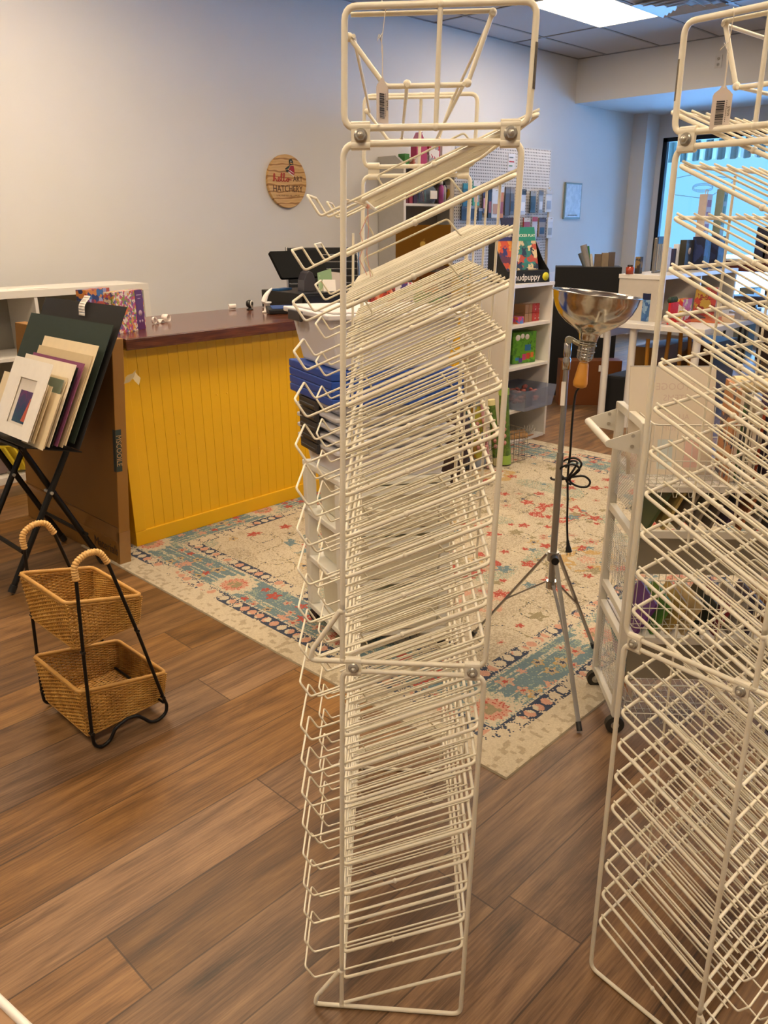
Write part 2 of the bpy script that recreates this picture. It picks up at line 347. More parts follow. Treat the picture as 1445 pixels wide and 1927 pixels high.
# ================================================================== RUG
RX0, RX1, RY0, RY1 = 1.50, 4.55, 1.01, 3.43
def make_rug():
    s = .005; nx = int((RX1-RX0)/s); ny = int((RY1-RY0)/s)
    P = {k: lin(v) for k, v in dict(cream='#b3a68e', cream2='#9d9079', teal='#627477', teal2='#86907f', navy='#3a4150', red='#9c4a3e', pink='#b18670', must='#a88a58', olive='#857a5e').items()}
    rnd = random.Random(3)
    W_, L_ = ny*s, nx*s
    # motifs: (u, v, radius, kind)
    mot = []
    bx = [.23+(L_-.46)*i/4 for i in range(5)]; by = [.225+(W_-.45)*i/3 for i in range(4)]
    for a in bx: mot += [(a, .225, .075, 'med'), (a, W_-.225, .075, 'med')]
    for b_ in by[1:-1]: mot += [(.23, b_, .075, 'med'), (L_-.23, b_, .075, 'med')]
    def border(u0, v0, u1, v1, n):
        for i in range(n):
            t = (i+.5)/n; u = u0+(u1-u0)*t; v = v0+(v1-v0)*t
            if min(math.hypot(u-m[0], v-m[1]) for m in mot[:12+2]) < .11: continue
            du, dv = (0, 1) if v0 == v1 else (1, 0)
            for q in (-.055, .0, .055):
                if rnd.random() < .75: mot.append((u+du*q+rnd.uniform(-.012, .012), v+dv*q+rnd.uniform(-.012, .012), rnd.choice((.016, .02, .026)), rnd.choice(('red', 'pink', 'pinkr', 'mustr', 'pinkr', 'red'))))
    border(.2, .225, L_-.2, .225, 34); border(.2, W_-.225, L_-.2, W_-.225, 34); border(.225, .2, .225, W_-.2, 26); border(L_-.225, .2, L_-.225, W_-.2, 26)
    # field: scattered flowers and big medallion loops
    for i in range(230):
        mot.append((rnd.uniform(.45, L_-.45), rnd.uniform(.45, W_-.45), rnd.choice((.014, .018, .024, .03)), rnd.choice(('red', 'pinkr', 'olive', 'teal', 'red', 'oliver', 'mustr'))))
    for (u, v, r, k) in ((1.05, 1.0, .15, 'ringr'), (1.9, 1.05, .14, 'ringr'), (1.45, .62, .13, 'ringm'), (.75, 1.65, .12, 'ringt'), (1.5, 1.75, .15, 'ringr'), (2.2, 1.7, .13, 'ringm'), (2.4, .8, .13, 'ringt'), (.8, .72, .11, 'ringp'), (1.3, 1.35, .12, 'ringm'), (2.1, .55, .1, 'ringr')):
        mot.append((u, v, r, k))
    G = {}
    for m in mot:
        R_ = m[2]*1.35
        for i in range(int((m[0]-R_)/.1), int((m[0]+R_)/.1)+1):
            for j in range(int((m[1]-R_)/.1), int((m[1]+R_)/.1)+1): G.setdefault((i, j), []).append(m)
    lat = [[rnd.random() for _ in range(80)] for _ in range(80)]
    def vn(u, v, f):
        u *= f; v *= f; i = int(u); j = int(v); a = u-i; b_ = v-j
        a = a*a*(3-2*a); b_ = b_*b_*(3-2*b_)
        g = lambda x, y: lat[x % 80][y % 80]
        return (g(i, j)*(1-a)+g(i+1, j)*a)*(1-b_)+(g(i, j+1)*(1-a)+g(i+1, j+1)*a)*b_
    def colour(u, v):
        d = min(u, v, L_-u, W_-v)
        t = u if (d in (v, W_-v)) else v        # running coordinate along the border
        wear = vn(u, v, 9)*.6+vn(u+7, v+3, 31)*.4; sp = rnd.random()
        if d < .095:
            c = 'cream2' if (vn(u, v, 60) > .68) else 'cream'; return P[c]
        if d < .155 or .335 < d < .395:
            q = (t/.045) % 1; mid = .125 if d < .2 else .365
            inn = math.hypot((q-.5)*.045, d-mid) < .019
            if inn: return P['pink'] if vn(u, v, 22) > .6 else P['cream']
            return P['navy'] if (wear+sp*.35 < .72) else P['cream']
        if d < .165 or .325 < d < .335: return P['cream'] if sp < .7 else P['teal']
        for m in G.get((int(u/.1), int(v/.1)), ()):
            du, dv = u-m[0], v-m[1]; a = math.atan2(dv, du); k = m[3]
            r = math.hypot(du, dv)/m[2]
            if k == 'med':
                r *= 1+.10*math.sin(a*14)
                if r < .42: return P['olive'] if vn(u, v, 70) > .45 else P['pink']
                if r < .75: return P['pink'] if sp < .8 else P['red']
                if r < .84: return P['cream']
                if r < 1.25: return P['cream'] if sp < .88 else P['teal2']
            elif k.startswith('ring'):
                r *= 1+.13*math.sin(a*5+m[0]*9)
                cc = dict(r='red', m='must', t='teal', p='pink')[k[-1]]
                if .55 < r < 1 and vn(u, v, 38) > .38 and sp < .85: return P[cc]
                if r < .3 and sp < .6: return P['olive' if cc != 'must' else 'pink']
            else:
                r *= 1+.28*math.sin(a*5+m[1]*20)
                cc = {'red': 'red', 'pink': 'pink', 'pinkr': 'pink', 'mustr': 'must', 'olive': 'olive', 'oliver': 'olive', 'teal': 'teal'}[k]
                if k.endswith('r') and k != 'red':
                    if r < .35: return P['red' if cc == 'pink' else 'navy']
                    if r < .7: return P['cream2']
                if r < 1 and sp < .9: return P[cc]
        if d < .325:
            # blue ground streaked with cream threads
            if vn(t*3, d*90, 1.0) > .66 and sp < .8 or sp < .06: return P['teal2' if sp < .4 else 'cream']
            return P['teal'] if wear < .62 or sp < .6 else P['teal2']
        # field vines
        if abs(vn(u, v, 6.5)-.5) < .012 or abs(vn(u+11, v+5, 8)-.47) < .012: return P['olive'] if sp < .5 else (P['navy'] if sp < .62 else P['cream'])
        w1 = vn(u+2, v+9, 5)
        if w1 > .6: return P['cream2'] if sp < .55 else P['cream']
        if w1 < .2 and sp < .45: return P['teal2']
        return P['cream'] if sp < .8 else P['cream2']
    zt = .006
    vs = [(RX0+i*s, RY0+j*s, zt) for j in range(ny+1) for i in range(nx+1)]
    fs = [(j*(nx+1)+i, j*(nx+1)+i+1, (j+1)*(nx+1)+i+1, (j+1)*(nx+1)+i) for j in range(ny) for i in range(nx)]
    cols = []
    for j in range(ny):
        for i in range(nx):
            c = colour((i+.5)*s, (j+.5)*s); k = .93+.14*rnd.random(); c4 = (c[0]*k, c[1]*k, c[2]*k, 1.0); cols += c4*4
    # edge skirt
    x1 = RX0+nx*s; y1 = RY0+ny*s; o = len(vs)
    vs += [(RX0, RY0, zt), (x1, RY0, zt), (x1, y1, zt), (RX0, y1, zt), (RX0-.003, RY0-.003, .0005), (x1+.003, RY0-.003, .0005), (x1+.003, y1+.003, .0005), (RX0-.003, y1+.003, .0005)]
    for k in range(4): fs.append((o+4+k, o+4+(k+1) % 4, o+(k+1) % 4, o+k)); cols += (*P['cream2'], 1.0)*4
    fs.append((o+7, o+6, o+5, o+4)); cols += (*P['cream2'], 1.0)*4
    me = bpy.data.meshes.new('area_rug'); me.from_pydata([(a-RX0, b_-RY0, c) for a, b_, c in vs], [], fs)
    ca = me.color_attributes.new('pattern', 'FLOAT_COLOR', 'CORNER'); ca.data.foreach_set('color', cols)
    g = NT('woven_rug'); at = g.node('ShaderNodeAttribute'); at.attribute_name = 'pattern'
    o_, (x, y, z) = g.obj(); nz = g.noise(o_, 420, 2)
    hs = g.node('ShaderNodeHueSaturation'); g.put(hs.inputs['Color'], at.outputs['Color']); g.put(hs.inputs['Value'], g.math('ADD', .8, g.math('MULTIPLY', nz, .4)))
    g.put(g.b.inputs['Base Color'], hs.outputs[0]); g.b.inputs['Roughness'].default_value = .95; g.b.inputs['Specular IOR Level'].default_value = .1
    g.bump(nz, .5, .003)
    me.materials.append(g.m); ob = bpy.data.objects.new('area_rug', me); C.objects.link(ob); ob.location = (RX0, RY0, 0)
    ob['label'] = 'large oriental style rug with cream field, blue floral border and navy bands'; ob['category'] = 'rug'
make_rug()

# ================================================================== WIRE RACKS
M_wire = mat('cream_enamel_wire', '#e2dac4', .36, noise=.05, scale=60)
M_steel = mat('bolt_steel', '#b5b0a4', .32, .6)
M_tag = mat('tag_card', '#cdbfb2', .7)
M_ink = mat('tag_ink', '#2b2527', .6)
M_string = mat('cotton_string', '#ddd2bf', .9)
WIRES = [.02, .069, .112, .152, .202, .23, .26, .305, .355, .405, .45, .48, .508, .558, .598, .641, .69]
def rack(name, O, u, v, L, lean, label, near_hoop=.40, zb=None):
    O = V((*O, 0)); u = V((*u, 0)); v = V((*v, 0)); DW = .2245
    def P(a, c, z): return O+u*(a+lean*z)+v*c+V((0, 0, z))
    e = empty(name, O+u*(DW/2)+v*(L/2), label, 'display rack')
    RP = .0042; RT = .0031; RW = .0017
    # two stacked sections, an end frame at each end
    for (z0, z1) in ((.0045, .733), (.75, 1.497)):
        for c in (0, L):
            m = MB()
            m.tube(fillet([P(0, c, z0+.085), P(0, c, z1), P(DW, c, z1), P(DW, c, z0), P(-.052, c, z0), P(-.047, c, z0+.02), P(-.004, c, z0+.088)], .018, 6), RP, 8)
            m.tube([P(0, c, z0+.002), P(0, c, z0+.1)], RP, 8)
            m.sphere(P(-.001, c, z0+.088), .0058, 8); m.sphere(P(0, c, z0+.003), .0052, 8)
            m.build('end_frame', M_wire, e)
        # upright tie wires at the back and front
        for c in (.18, .36, .54):
            MB().tube([P(DW-.002, c, z0+.10), P(DW-.002, c, z1-.03)], .0023, 6).build('tie_wire', M_wire, e)
        for c in (.36,): MB().tube([P(-.004, c, z0+.03), P(-.004, c, z1-.11)], .0023, 6).build('tie_wire', M_wire, e)
    # shelves
    lone = zb is None
    if lone: zb = [.107, .166, .230, .300, .366, .434, .500, .567, .635, .703, .788, .856, .924, .990, 1.056, 1.122, 1.189, 1.257, 1.325, 1.393, 1.461, 1.530]
    for i, z in enumerate(zb):
        drop = .10/DW; top = (i == len(zb)-1)
        sh = .022 if top else 0
        def Q(a, c, h=0): return P(a+sh, c, z-(DW-a)*drop)+(V((0, 0, 1))-u*drop).normalized()*h
        if i == 0 and lone:
            m = MB(); m.tube([Q(.003, .003), Q(DW-.003, .003)], RT, 7); m.build('shelf', M_wire, e); m = MB(); m.tube([Q(.003, L-.003), Q(DW-.003, L-.003)], RT, 7); m.build('shelf', M_wire, e); continue
        m = MB(); a0, a1 = .003, DW-.003; cs = .006; ce = L-.006
        m.tube(fillet([Q(a0, cs), Q(a1, cs), Q(a1, ce), Q(a0, ce)], .012, 4, True), RT, 7, True)
        wl = WIRES
        loops = [(0, 3), (8, 11)]
        skip = set(x for l in loops for x in l)
        h = RT+RW
        for k, c in enumerate(wl):
            if k in skip: continue
            m.tube([Q(-.006, c, h), Q(DW+.0015, c, h)], RW, 5)
        for (p, q) in loops:
            c0, c1 = WIRES[p], WIRES[q]
            m.tube(fillet([Q(DW+.0015, c0, h), Q(-.052, c0, h), Q(-.052-.004, c0, h+.031), Q(-.052-.004, c1, h+.031), Q(-.052, c1, h), Q(DW+.0015, c1, h)], .006, 3), RW+.0002, 6)
        if not top and i % 2 == 0 or i > 9:
            m.sphere(Q(DW*.42, cs), .0046, 6)
        so = m.build('shelf', M_wire, e)
        if i or not lone:
            hm = MB(); hh = .036+h
            hm.tube(fillet([Q(.012, near_hoop, h), Q(.035, near_hoop, h), Q(.030, near_hoop, hh), Q(.178, near_hoop, hh), Q(.188, near_hoop, h), Q(.21, near_hoop, h)], .007, 3), RW+.0002, 6)
            hm.build('divider_hoop', mat('worn_wire', '#cfc6ac', .42), so)
    # header: end frames, trapezoid cradles and long rods
    zt0, zt1 = 1.515, 1.648
    def Hd(a, c, z): return P(a+.004, c, z)
    for c in (0, L):
        m = MB(); m.tube(fillet([Hd(-.003, c, zt0), Hd(DW+.002, c, zt0), Hd(DW+.002, c, zt1), Hd(-.003, c, zt1)], .016, 5, True), RP, 8, True)
        m.tube([Hd(DW*.5, c, zt0), Hd(DW*.5, c, zt1)], .0032, 7)
        s_ = .012 if c == 0 else -.012
        m.tube(fillet([Hd(.004, c+s_, zt1-.032), Hd(.048, c+s_, zt1-.085), Hd(.15, c+s_, zt1-.085), Hd(.176, c+s_, zt1-.008)], .012, 4), .0032, 7)
        m.tube([Hd(.004, c+s_, zt1-.006), Hd(.176, c+s_, zt1-.006)], .003, 7)
        for (a_, z_) in ((.176, zt1-.008), (.15, zt1-.083), (.075, zt1-.083), (.002, zt1-.03), (DW*.5, zt1), (DW*.5, zt0)): m.sphere(Hd(a_, c+(s_ if a_ != DW*.5 else 0), z_), .0052, 8)
        m.build('header_frame', M_wire, e)
    m = MB()
    for (a_, z_, b_, y_) in ((.008, zt1-.03, .008, zt1-.03), (.176, zt1-.01, .176, zt1-.01), (.075, zt1-.085, .075, zt1-.085), (.145, zt1-.085, .145, zt1-.085)):
        m.tube([Hd(a_, .006, z_), Hd(b_, L-.006, y_)], .0026, 6)
    m.build('header_rods', M_wire, e)
    # clamps with hexagonal bolts
    for zc in (.7415, 1.506):
        for c in (0, L):
            for a_ in (.018, DW-.020):
                cc = P(a_+(.004 if zc > 1 else 0), c, zc); m = MB(); s_ = -1 if c == 0 else 1
                MXX = MX(cc, u, V((0, 0, 1)), v*s_)
                m.prism([(-.012, -.014), (.012, -.014), (.012, .014), (-.012, .014)], MXX @ Matrix.Translation((0, 0, -.0005)), .006)
                m.tube([cc+u*-.012+V((0, 0, .0105)), cc+u*.012+V((0, 0, .0105))], .0064, 10); m.tube([cc+u*-.012-V((0, 0, .0105)), cc+u*.012-V((0, 0, .0105))], .0064, 10)
                cl = m.build('clamp', M_wire, e)
                b_ = MB(); hx = [(.0066*math.cos(math.pi/3*k), .0066*math.sin(math.pi/3*k)) for k in range(6)]
                b_.lathe([(0, 0), (.0085, 0), (.0085, .0015), (0, .0015)], MXX @ Matrix.Translation((0, 0, .0055)), 16); b_.prism(hx, MXX @ Matrix.Translation((0, 0, .007)), .005)
                b_.sphere(MXX @ V((0, 0, .012)), .0042, 8)
                b_.build('bolt', M_steel, cl)
    # paint chips
    m = MB(); m.tube([P(DW+.0072, -.0006, 1.555), P(DW+.0070, -.0006, 1.605)], .0036, 8); m.build('paint_chip', mat('chipped_steel', '#6f675c', .5, .6, noise=.4, scale=300), e)
    return P
R1o = V((.740, .842)); R1b = V((.882, .668)); ru = (R1b-R1o).normalized(); rv = V((.515, .488)).normalized()
P1 = rack('wire_display_rack', R1o, ru, rv, .71, .026, 'tall cream wire shelf rack seen end-on in the centre, lips facing left')
w2 = V((-.12, -.993)).normalized(); O2 = V((1.141, .545))+w2*.2245
P2 = rack('wire_display_rack', O2, -w2, V((.998, -.06)).normalized(), .71, .002, 'cream wire shelf rack at the right edge, shelves sloping down to the right', .33, [.121+.0678*k for k in range(9)]+[.794+.0682*k for k in range(11)]+[1.545])
def hang_tag(top, zt, face, label, price):
    """string over the rod + scalloped card tag; face = direction the card faces"""
    face = face.normalized(); z = V((0, 0, 1)); x = z.cross(face); e = empty('price_tag', top-z*(zt), label, 'price tag')
    M = MX(top-z*(zt), x, z, face)
    pts = [(-.0150, -.062), (.0150, -.062), (.0150, -.012)]
    for i in range(7):
        a = i/6*math.pi/2; pts.append((.0150-.006*math.sin(a)-.0, -.012+.006*math.sin(a)))
    pts += [(.006, -.004), (.004, 0), (0, .0015), (-.004, 0), (-.006, -.004), (-.009, -.006), (-.013, -.009), (-.0150, -.013)]
    m = MB(); m.prism([(p[0]*.8, p[1]*.8) for p in pts], M @ Matrix.Translation((0, 0, -.0003)), .0006); c = m.build('tag_card', M_tag, e)
    b = MB(); y = -.0165
    rnd = random.Random(5)
    while y > -.044:
        h = rnd.choice((.0006, .0011, .0018)); b.add([M @ V(p) for p in ((-.0065, y, .0006), (.0035, y, .0006), (.0035, y-h, .0006), (-.0065, y-h, .0006))], [(0, 1, 2, 3)]); y -= h+rnd.choice((.0005, .0008))
    for k in range(12): b.add([M @ V(p) for p in ((.0055, -.016-k*.0022, .0006), (.0062, -.016-k*.0022, .0006), (.0062, -.0175-k*.0022, .0006), (.0055, -.0175-k*.0022, .0006))], [(0, 1, 2, 3)])
    b.text(price, .0042, M @ Matrix.Translation((.0087, -.029, .0006)) @ Matrix.Rotation(-math.pi/2, 4, 'Z'), ext=.00005)
    b.build('barcode', M_ink, e)
    s_ = MB(); tp = top-z*zt
    s_.tube([tp+z*-.002, tp+z*.02+x*.0005, tp+z*(zt*.5)-x*.001, top+x*.002+face*.005], .0006, 5); s_.tube([tp+z*-.002+x*.001, tp+z*(zt*.45)+x*.001, tp+z*(zt*.6)-x*.006, tp+z*(zt*.5)-x*.01, tp+z*(zt*.62)], .0005, 5)
    s_.tube([top+face*.0055+V((0, 0, .004)*1) if False else top+face*.005, top+z*.005, top-face*.005, top-z*.004, top+face*.005], .0006, 5)
    s_.build('string', M_string, e)
tocam = (V((0, 0, H))-P1(0, 0, 1.6)); tocam.z = 0
hang_tag(P1(.046, 0, 1.648), .078, (tocam.normalized()*1+V((ru[0], ru[1], 0))*1.45), 'white scalloped price tag with barcode hanging from the central rack', '$79.99')
tocam2 = (V((0, 0, H))-P2(.15, 0, 1.6)); tocam2.z = 0
hang_tag(P2(.165, 0, 1.648), .083, (tocam2.normalized()), 'white scalloped price tag with barcode hanging from the right-hand rack', '$79.99')
# string tied on the top shelf of the central rack
m = MB(); a = P1(.0, .0, 1.432); m.tube([a, P1(.012, .04, 1.430), P1(.03, .06, 1.424)], .0012, 5); k = P1(.03, .06, 1.424)
m.tube([k, k+V((.0, .0, -.012)), k+V((-.008, .008, -.035)), k+V((-.004, .004, -.05)), k+V((-.009, .009, -.068)), k+V((-.002, .001, -.09))], .0006, 5, mi=1)
m.tube([k, k+V((.001, 0, -.03)), k+V((-.003, 0, -.06)), k+V((.002, -.002, -.092))], .0006, 5, mi=1); m.sphere(k, .003, 8, mi=1)
m.build('knotted_string', [M_string, mat('pink_thread', '#d8a090', .9)], **T('thin pink and white string knotted around the top shelf of the central rack', 'string'))
def atpx(px, py, D):
    return V((0, 0, H)) + (fw + r2*((px-722.5)/1507.944) + u2*((963.5-py)/1507.944))*D
def atz(px, py, z):
    d = fw + r2*((px-722.5)/1507.944) + u2*((963.5-py)/1507.944); return V((0, 0, H))+d*((z-H)/d.z)
def aty(px, py, y):
    d = fw + r2*((px-722.5)/1507.944) + u2*((963.5-py)/1507.944); return V((0, 0, H))+d*(y/d.y)
def atx(px, py, x):
    d = fw + r2*((px-722.5)/1507.944) + u2*((963.5-py)/1507.944); return V((0, 0, H))+d*(x/d.x)
# ================================================================== COUNTER
def yellow_material():
    g = NT('yellow_beadboard'); o, (x, y, z) = g.obj()
    c = g.mix(g.noise(o, 6), '#d29f04', '#daa708'); g.put(g.b.inputs['Base Color'], c); g.b.inputs['Roughness'].default_value = .38
    g.bump(g.noise(o, 40, 3), .08, .002); return g.m
M_yel = yellow_material()
def wood_material(name, stops, sx=1.5, sy=14, rough=.25, coat=.3):
    g = NT(name); o, (x, y, z) = g.obj()
    v = g.comb(g.math('MULTIPLY', x, sx), g.math('MULTIPLY', y, sy), g.math('MULTIPLY', z, sy))
    n1 = g.noise(v, 2.2, 6, .6, .8); n2 = g.noise(g.comb(g.math('MULTIPLY', x, sx*3), g.math('MULTIPLY', y, sy*8), g.math('MULTIPLY', z, sy*8)), 2, 3)
    f = g.math('ADD', g.math('MULTIPLY', n1, .7), g.math('MULTIPLY', n2, .3))
    g.put(g.b.inputs['Base Color'], g.ramp(f, stops)); g.b.inputs['Roughness'].default_value = rough; g.b.inputs['Coat Weight'].default_value = coat; g.b.inputs['Coat Roughness'].default_value = .08
    return g.m
M_top = wood_material('varnished_red_wood', [(.35, '#3a1a0c'), (.5, '#552b16'), (.62, '#6a3a1f')])
CX0, CX1, CY0, CY1, CT = 1.666, 4.0, 3.216, 3.90, .955
e = empty('sales_counter', ((CX0+CX1)/2, 3.55, 0), 'yellow beadboard sales counter with a glossy dark wood top', 'counter')
m = MB(); bw = .052; x = CX0+.055
# beadboard front with real grooves between the frame boards
while x < CX1-.06:
    m.bx(x+.0007, min(x+bw-.0007, CX1-.055), CY0+.012, CY0+.024, .07, .905); x += bw
m.bx(CX0+.05, CX1-.05, CY0+.0165, CY0+.03, .05, .905)
m.build('front_panel', M_yel, e)
m = MB(); m.bx(CX0, CX1, CY0, CY0+.03, .0065, .075); m.build('kick_board', M_yel, e, bevel=.002)
for xx in (CX0, CX1-.055): MB().bx(xx, xx+.055, CY0+.0005, CY0+.03, .0755, .905).build('corner_board', M_yel, e, bevel=.002)
MB().bx(CX0+.002, CX0+.02, CY0+.031, CY1-.02, .0065, .905).build('side_panel', M_yel, e)
MB().bx(CX1-.02, CX1-.002, CY0+.031, CY1-.02, .0065, .905).build('side_panel', M_yel, e)
MB().bx(CX0+.03, CX1-.03, CY0-.055, CY1, .906, CT).build('countertop', M_top, e, org=None, bevel=.004)
# nail heads / dents
m = MB()
for (x_, z_) in ((2.17, .64), (2.23, .638), (1.95, .49), (2.4, .33), (2.33, .28)): m = MB(); m.sphere((x_, CY0+.0115, z_), .0045, 8, sc=(1, .35, 1)); m.build('nail_head', M_yel, e)
# ================================================================== CARDBOARD BOX (flat, leaning on counter end)
M_card = mat('corrugated_cardboard', '#875c1c', .6, noise=.07, scale=9, bump=.1)
M_tape = mat('packing_tape', '#8a6230', .15, noise=.12, scale=14, spec=.8)
e = empty('cardboard_box', (1.56, 3.55, 0), 'tall flat brown cardboard box leaning against the end of the yellow counter', 'box')
def BX(t, y, z):  # t thickness coordinate, leaning
    return V((1.508+t+.085*z/.97, y, z))
TH = .052
m = MB(); ya, yb = 3.085, 4.03; m.hexa([BX(0, ya, 0), BX(TH, ya, 0), BX(TH, yb, 0), BX(0, yb, 0), BX(0, ya, .97), BX(TH, ya, .97), BX(TH, yb, .97), BX(0, yb, .97)])
m.build('carton', M_card, e, bevel=.003)
def strip(name, y0, y1, z0, z1, mt, off=-.0012, face='side'):
    m = MB()
    if face == 'side': p = [BX(off, y0, z0), BX(off, y1, z0), BX(off, y1, z1), BX(off, y0, z1)]; q = [a+V((.0008, 0, 0)) for a in p]
    else: p = [BX(y0, ya+off, z0), BX(y1, ya+off, z0), BX(y1, ya+off, z1), BX(y0, ya+off, z1)]; q = [a+V((0, .0008, 0)) for a in p]
    m.hexa([p[0], p[1], q[1], q[0], p[3], p[2], q[2], q[3]]); return m.build(name, mt, e)
strip('tape', ya, yb, .105, .17, M_tape); strip('tape', 0, TH, .0, .15, M_tape, face='f'); strip('tape', ya, ya+.02, 0, .15, M_tape)
M_lab = mat('dark_label', '#23302c', .5); strip('printed_label', .0, .026, .42, .60, M_lab, -.0016, 'f')
lb = strip('printed_label', ya, ya+.02, .42, .60, M_lab, -.0016)
m = MB(); o = BX(.013, ya-.0022, .51); d = (BX(0, 0, 1)-BX(0, 0, 0)).normalized()
m.text('MSCOOILE', .034, MX(o, -d, V((1, 0, 0)), V((0, -1, 0))), ext=.0001, sx=.82); m.build('lettering', mat('label_letters', '#a9875a', .6), lb)
m = MB(); o = BX(-.0018, ya+.12, .06); m.text('Materials', .06, MX(o, V((0, -1, 0)), d, V((-1, 0, .08)).normalized()), ext=.0001); m.build('lettering', M_black, e)
m = MB(); m.tube([BX(-.001, ya+.01, .17+.0), BX(-.001, ya+.5, .175), BX(-.001, yb, .178)], .0012, 4); m.build('seam_line', mat('seam_dark', '#4c2f17', .8), e)
# loose shred of tape curling off the box
m = MB(); p0 = BX(TH, ya-.002, .80)
pts = [p0, p0+V((.02, -.01, .006)), p0+V((.035, -.014, .02)), p0+V((.045, -.012, .005)), p0+V((.06, -.012, -.012))]
for k in range(len(pts)-1):
    a, b_ = pts[k], pts[k+1]; wd = V((.006, 0, .014)); m.add([a-wd, a+wd, b_+wd, b_-wd], [(0, 1, 2, 3)])
for k in range(2): m.add([v+V((.004, -.004, .006)) for v in m.v[:8]], [(0, 1, 2, 3), (4, 5, 6, 7)])
m.build('loose_tape', mat('curled_clear_tape', '#d8c79c', .1, spec=.9), e)

# ================================================================== CUBE SHELF by the wall
e = empty('cube_shelf', (1.7, 4.85, 0), 'low white cube shelving unit standing along the left wall', 'shelf unit')
SX0, SX1, SY0, SY1, SH = .57, 2.69, 4.65, 5.04, 1.07
m = MB(); m.bx(SX0, SX1, SY0, SY1, SH-.04, SH); m.build('top_board', M_white, e, bevel=.001)
for xx in (SX0, SX1-.04): MB().bx(xx, xx+.04, SY0, SY1, 0, SH-.0405).build('side_board', M_white, e)
MB().bx(SX0+.041, SX1-.041, SY0, SY1, .0, .04).build('bottom_board', M_white, e)
for xx in (1.262, 1.968): MB().bx(xx, xx+.018, SY0+.002, SY1-.002, .041, SH-.041).build('divider', M_white, e)
for zz in (.37, .70):
    for (a, b_) in ((SX0+.041, 1.261), (1.281, 1.967), (1.987, SX1-.041)): MB().bx(a, b_, SY0+.003, SY1-.003, zz-.009, zz+.009).build('shelf_board', M_white, e)
MB().bx(SX0+.02, SX1-.02, SY1-.001, SY1+.004, .02, SH-.02).build('back_panel', mat('grey_back_panel', '#8f8a80', .6), e)
# paper on top of the cube shelf
M_paper = mat('paper', '#e6dfd6', .8)
for k, (x_, y_, a_) in enumerate(((1.84, 4.72, .1), (1.99, 4.78, -.25))):
    m = MB(); m.box((x_, y_, SH+.001+.0012*k), (.21, .1, .001), rz(a_).to_3x3()); m.build('paper_sheet', M_paper, **T(('left' if k == 0 else 'right')+' pale paper sheet lying on top of the white cube shelf', 'paper', 'papers on the cube shelf'))
# yellow notepads and envelope in the bottom cube
M_ylw = mat('yellow_paper', '#d8bf2c', .7)
for k in range(3):
    m = MB(); M = Matrix.Translation((1.80-.035*k, 4.70+.02*k, .050)) @ Matrix.Rotation(-.30-.06*k, 4, 'Y') @ rz(.3); m.box((0, 0, .085), (.012, .13, .16), None)
    m.v = [M @ v for v in m.v]; m.build('yellow_folder', M_ylw, **T(('right', 'middle', 'left')[k]+' yellow folder leaning in the bottom cube of the white shelf', 'folder', 'yellow folders in the cube shelf'))
m = MB(); M = Matrix.Translation((1.865, 4.672, .052)) @ Matrix.Rotation(.12, 4, 'Y') @ Matrix.Rotation(-.25, 4, 'X')
m.box((0, 0, .09), (.17, .004, .18)); 
for (a, b_, c, d_) in ((-.05, .06, .02, .05), (-.01, .045, .016, .02), (.04, .03, .03, .03), (.0, .15, .05, .008)): m.box((a, -.0026, b_), (c, .0004, d_), None, 1)
m.v = [M @ v for v in m.v]; m.build('white_envelope', [M_paper, mat('faint_print', '#b0a3a5', .8)], **T('white printed envelope leaning beside yellow folders in the cube shelf', 'envelope'))
m = MB(); m.box((1.55, 4.86, .105), (.34, .25, .12)); m.build('grey_storage_box', mat('mauve_grey', '#7d6a66', .8), **T('mauve grey box lying in the bottom of the cube shelf', 'box'))
m = MB(); m.hexa([V(p) for p in ((2.575, 4.70, .7105), (2.60, 4.70, .7105), (2.60, 4.92, .7105), (2.575, 4.92, .7105), (2.53, 4.70, .95), (2.555, 4.70, .95), (2.555, 4.92, .95), (2.53, 4.92, .95))])
m.build('yellow_folder', M_ylw, **T('yellow folder standing alone in the upper right cube', 'folder'))

# ================================================================== WOODEN ROUND SIGN
g = NT('pine_sign'); o_, (x, y, z) = g.obj()
wv = g.node('ShaderNodeTexWave', wave_type='BANDS', bands_direction='Z'); g.put(wv.inputs['Vector'], g.comb(g.math('MULTIPLY', x, .35), y, z)); wv.inputs['Scale'].default_value = 6.5; wv.inputs['Distortion'].default_value = 5; wv.inputs['Detail'].default_value = 2; wv.inputs['Detail Scale'].default_value = 2.0
g.put(g.b.inputs['Base Color'], g.ramp(wv.outputs['Fac'], [(0, '#c39a5e'), (.6, '#cfa86c'), (.85, '#b98a4c'), (1, '#8f6534')])); g.b.inputs['Roughness'].default_value = .55
M_pine = g.m
sc = V((4.478, WY-.03, 1.737)); e = empty('round_wooden_sign', sc, 'round pine sign with painted lettering and a bird emblem on the wall', 'sign')
FR = MX(sc, V((1, 0, 0)), V((0, 0, 1)), V((0, -1, 0)))
MB().lathe([(0, -.029), (.198, -.029), (.2, -.027), (.2, -.002), (.198, 0), (0, 0)], FR, 64, sm=False).build('disc', M_pine, e)
m = MB(); m.text('HATCHERY', .070, FR @ Matrix.Translation((.0, -.058, .001)), ext=.0006, sx=.86); m.text('ART', .056, FR @ Matrix.Translation((.108, .018, .001)), ext=.0006, sx=.95); m.build('lettering', mat('sign_brown_paint', '#4a2b16', .6), e)
for (txt) in (0,):
    m = MB(); m.text('LOVE YOUR KIDS ART SUPPLIES', .019, FR @ Matrix.Translation((.0, -.108, .001)), ext=.0003, sx=.9); m.build('small_lettering', mat('sign_brown_paint2', '#6a4522', .6), e)
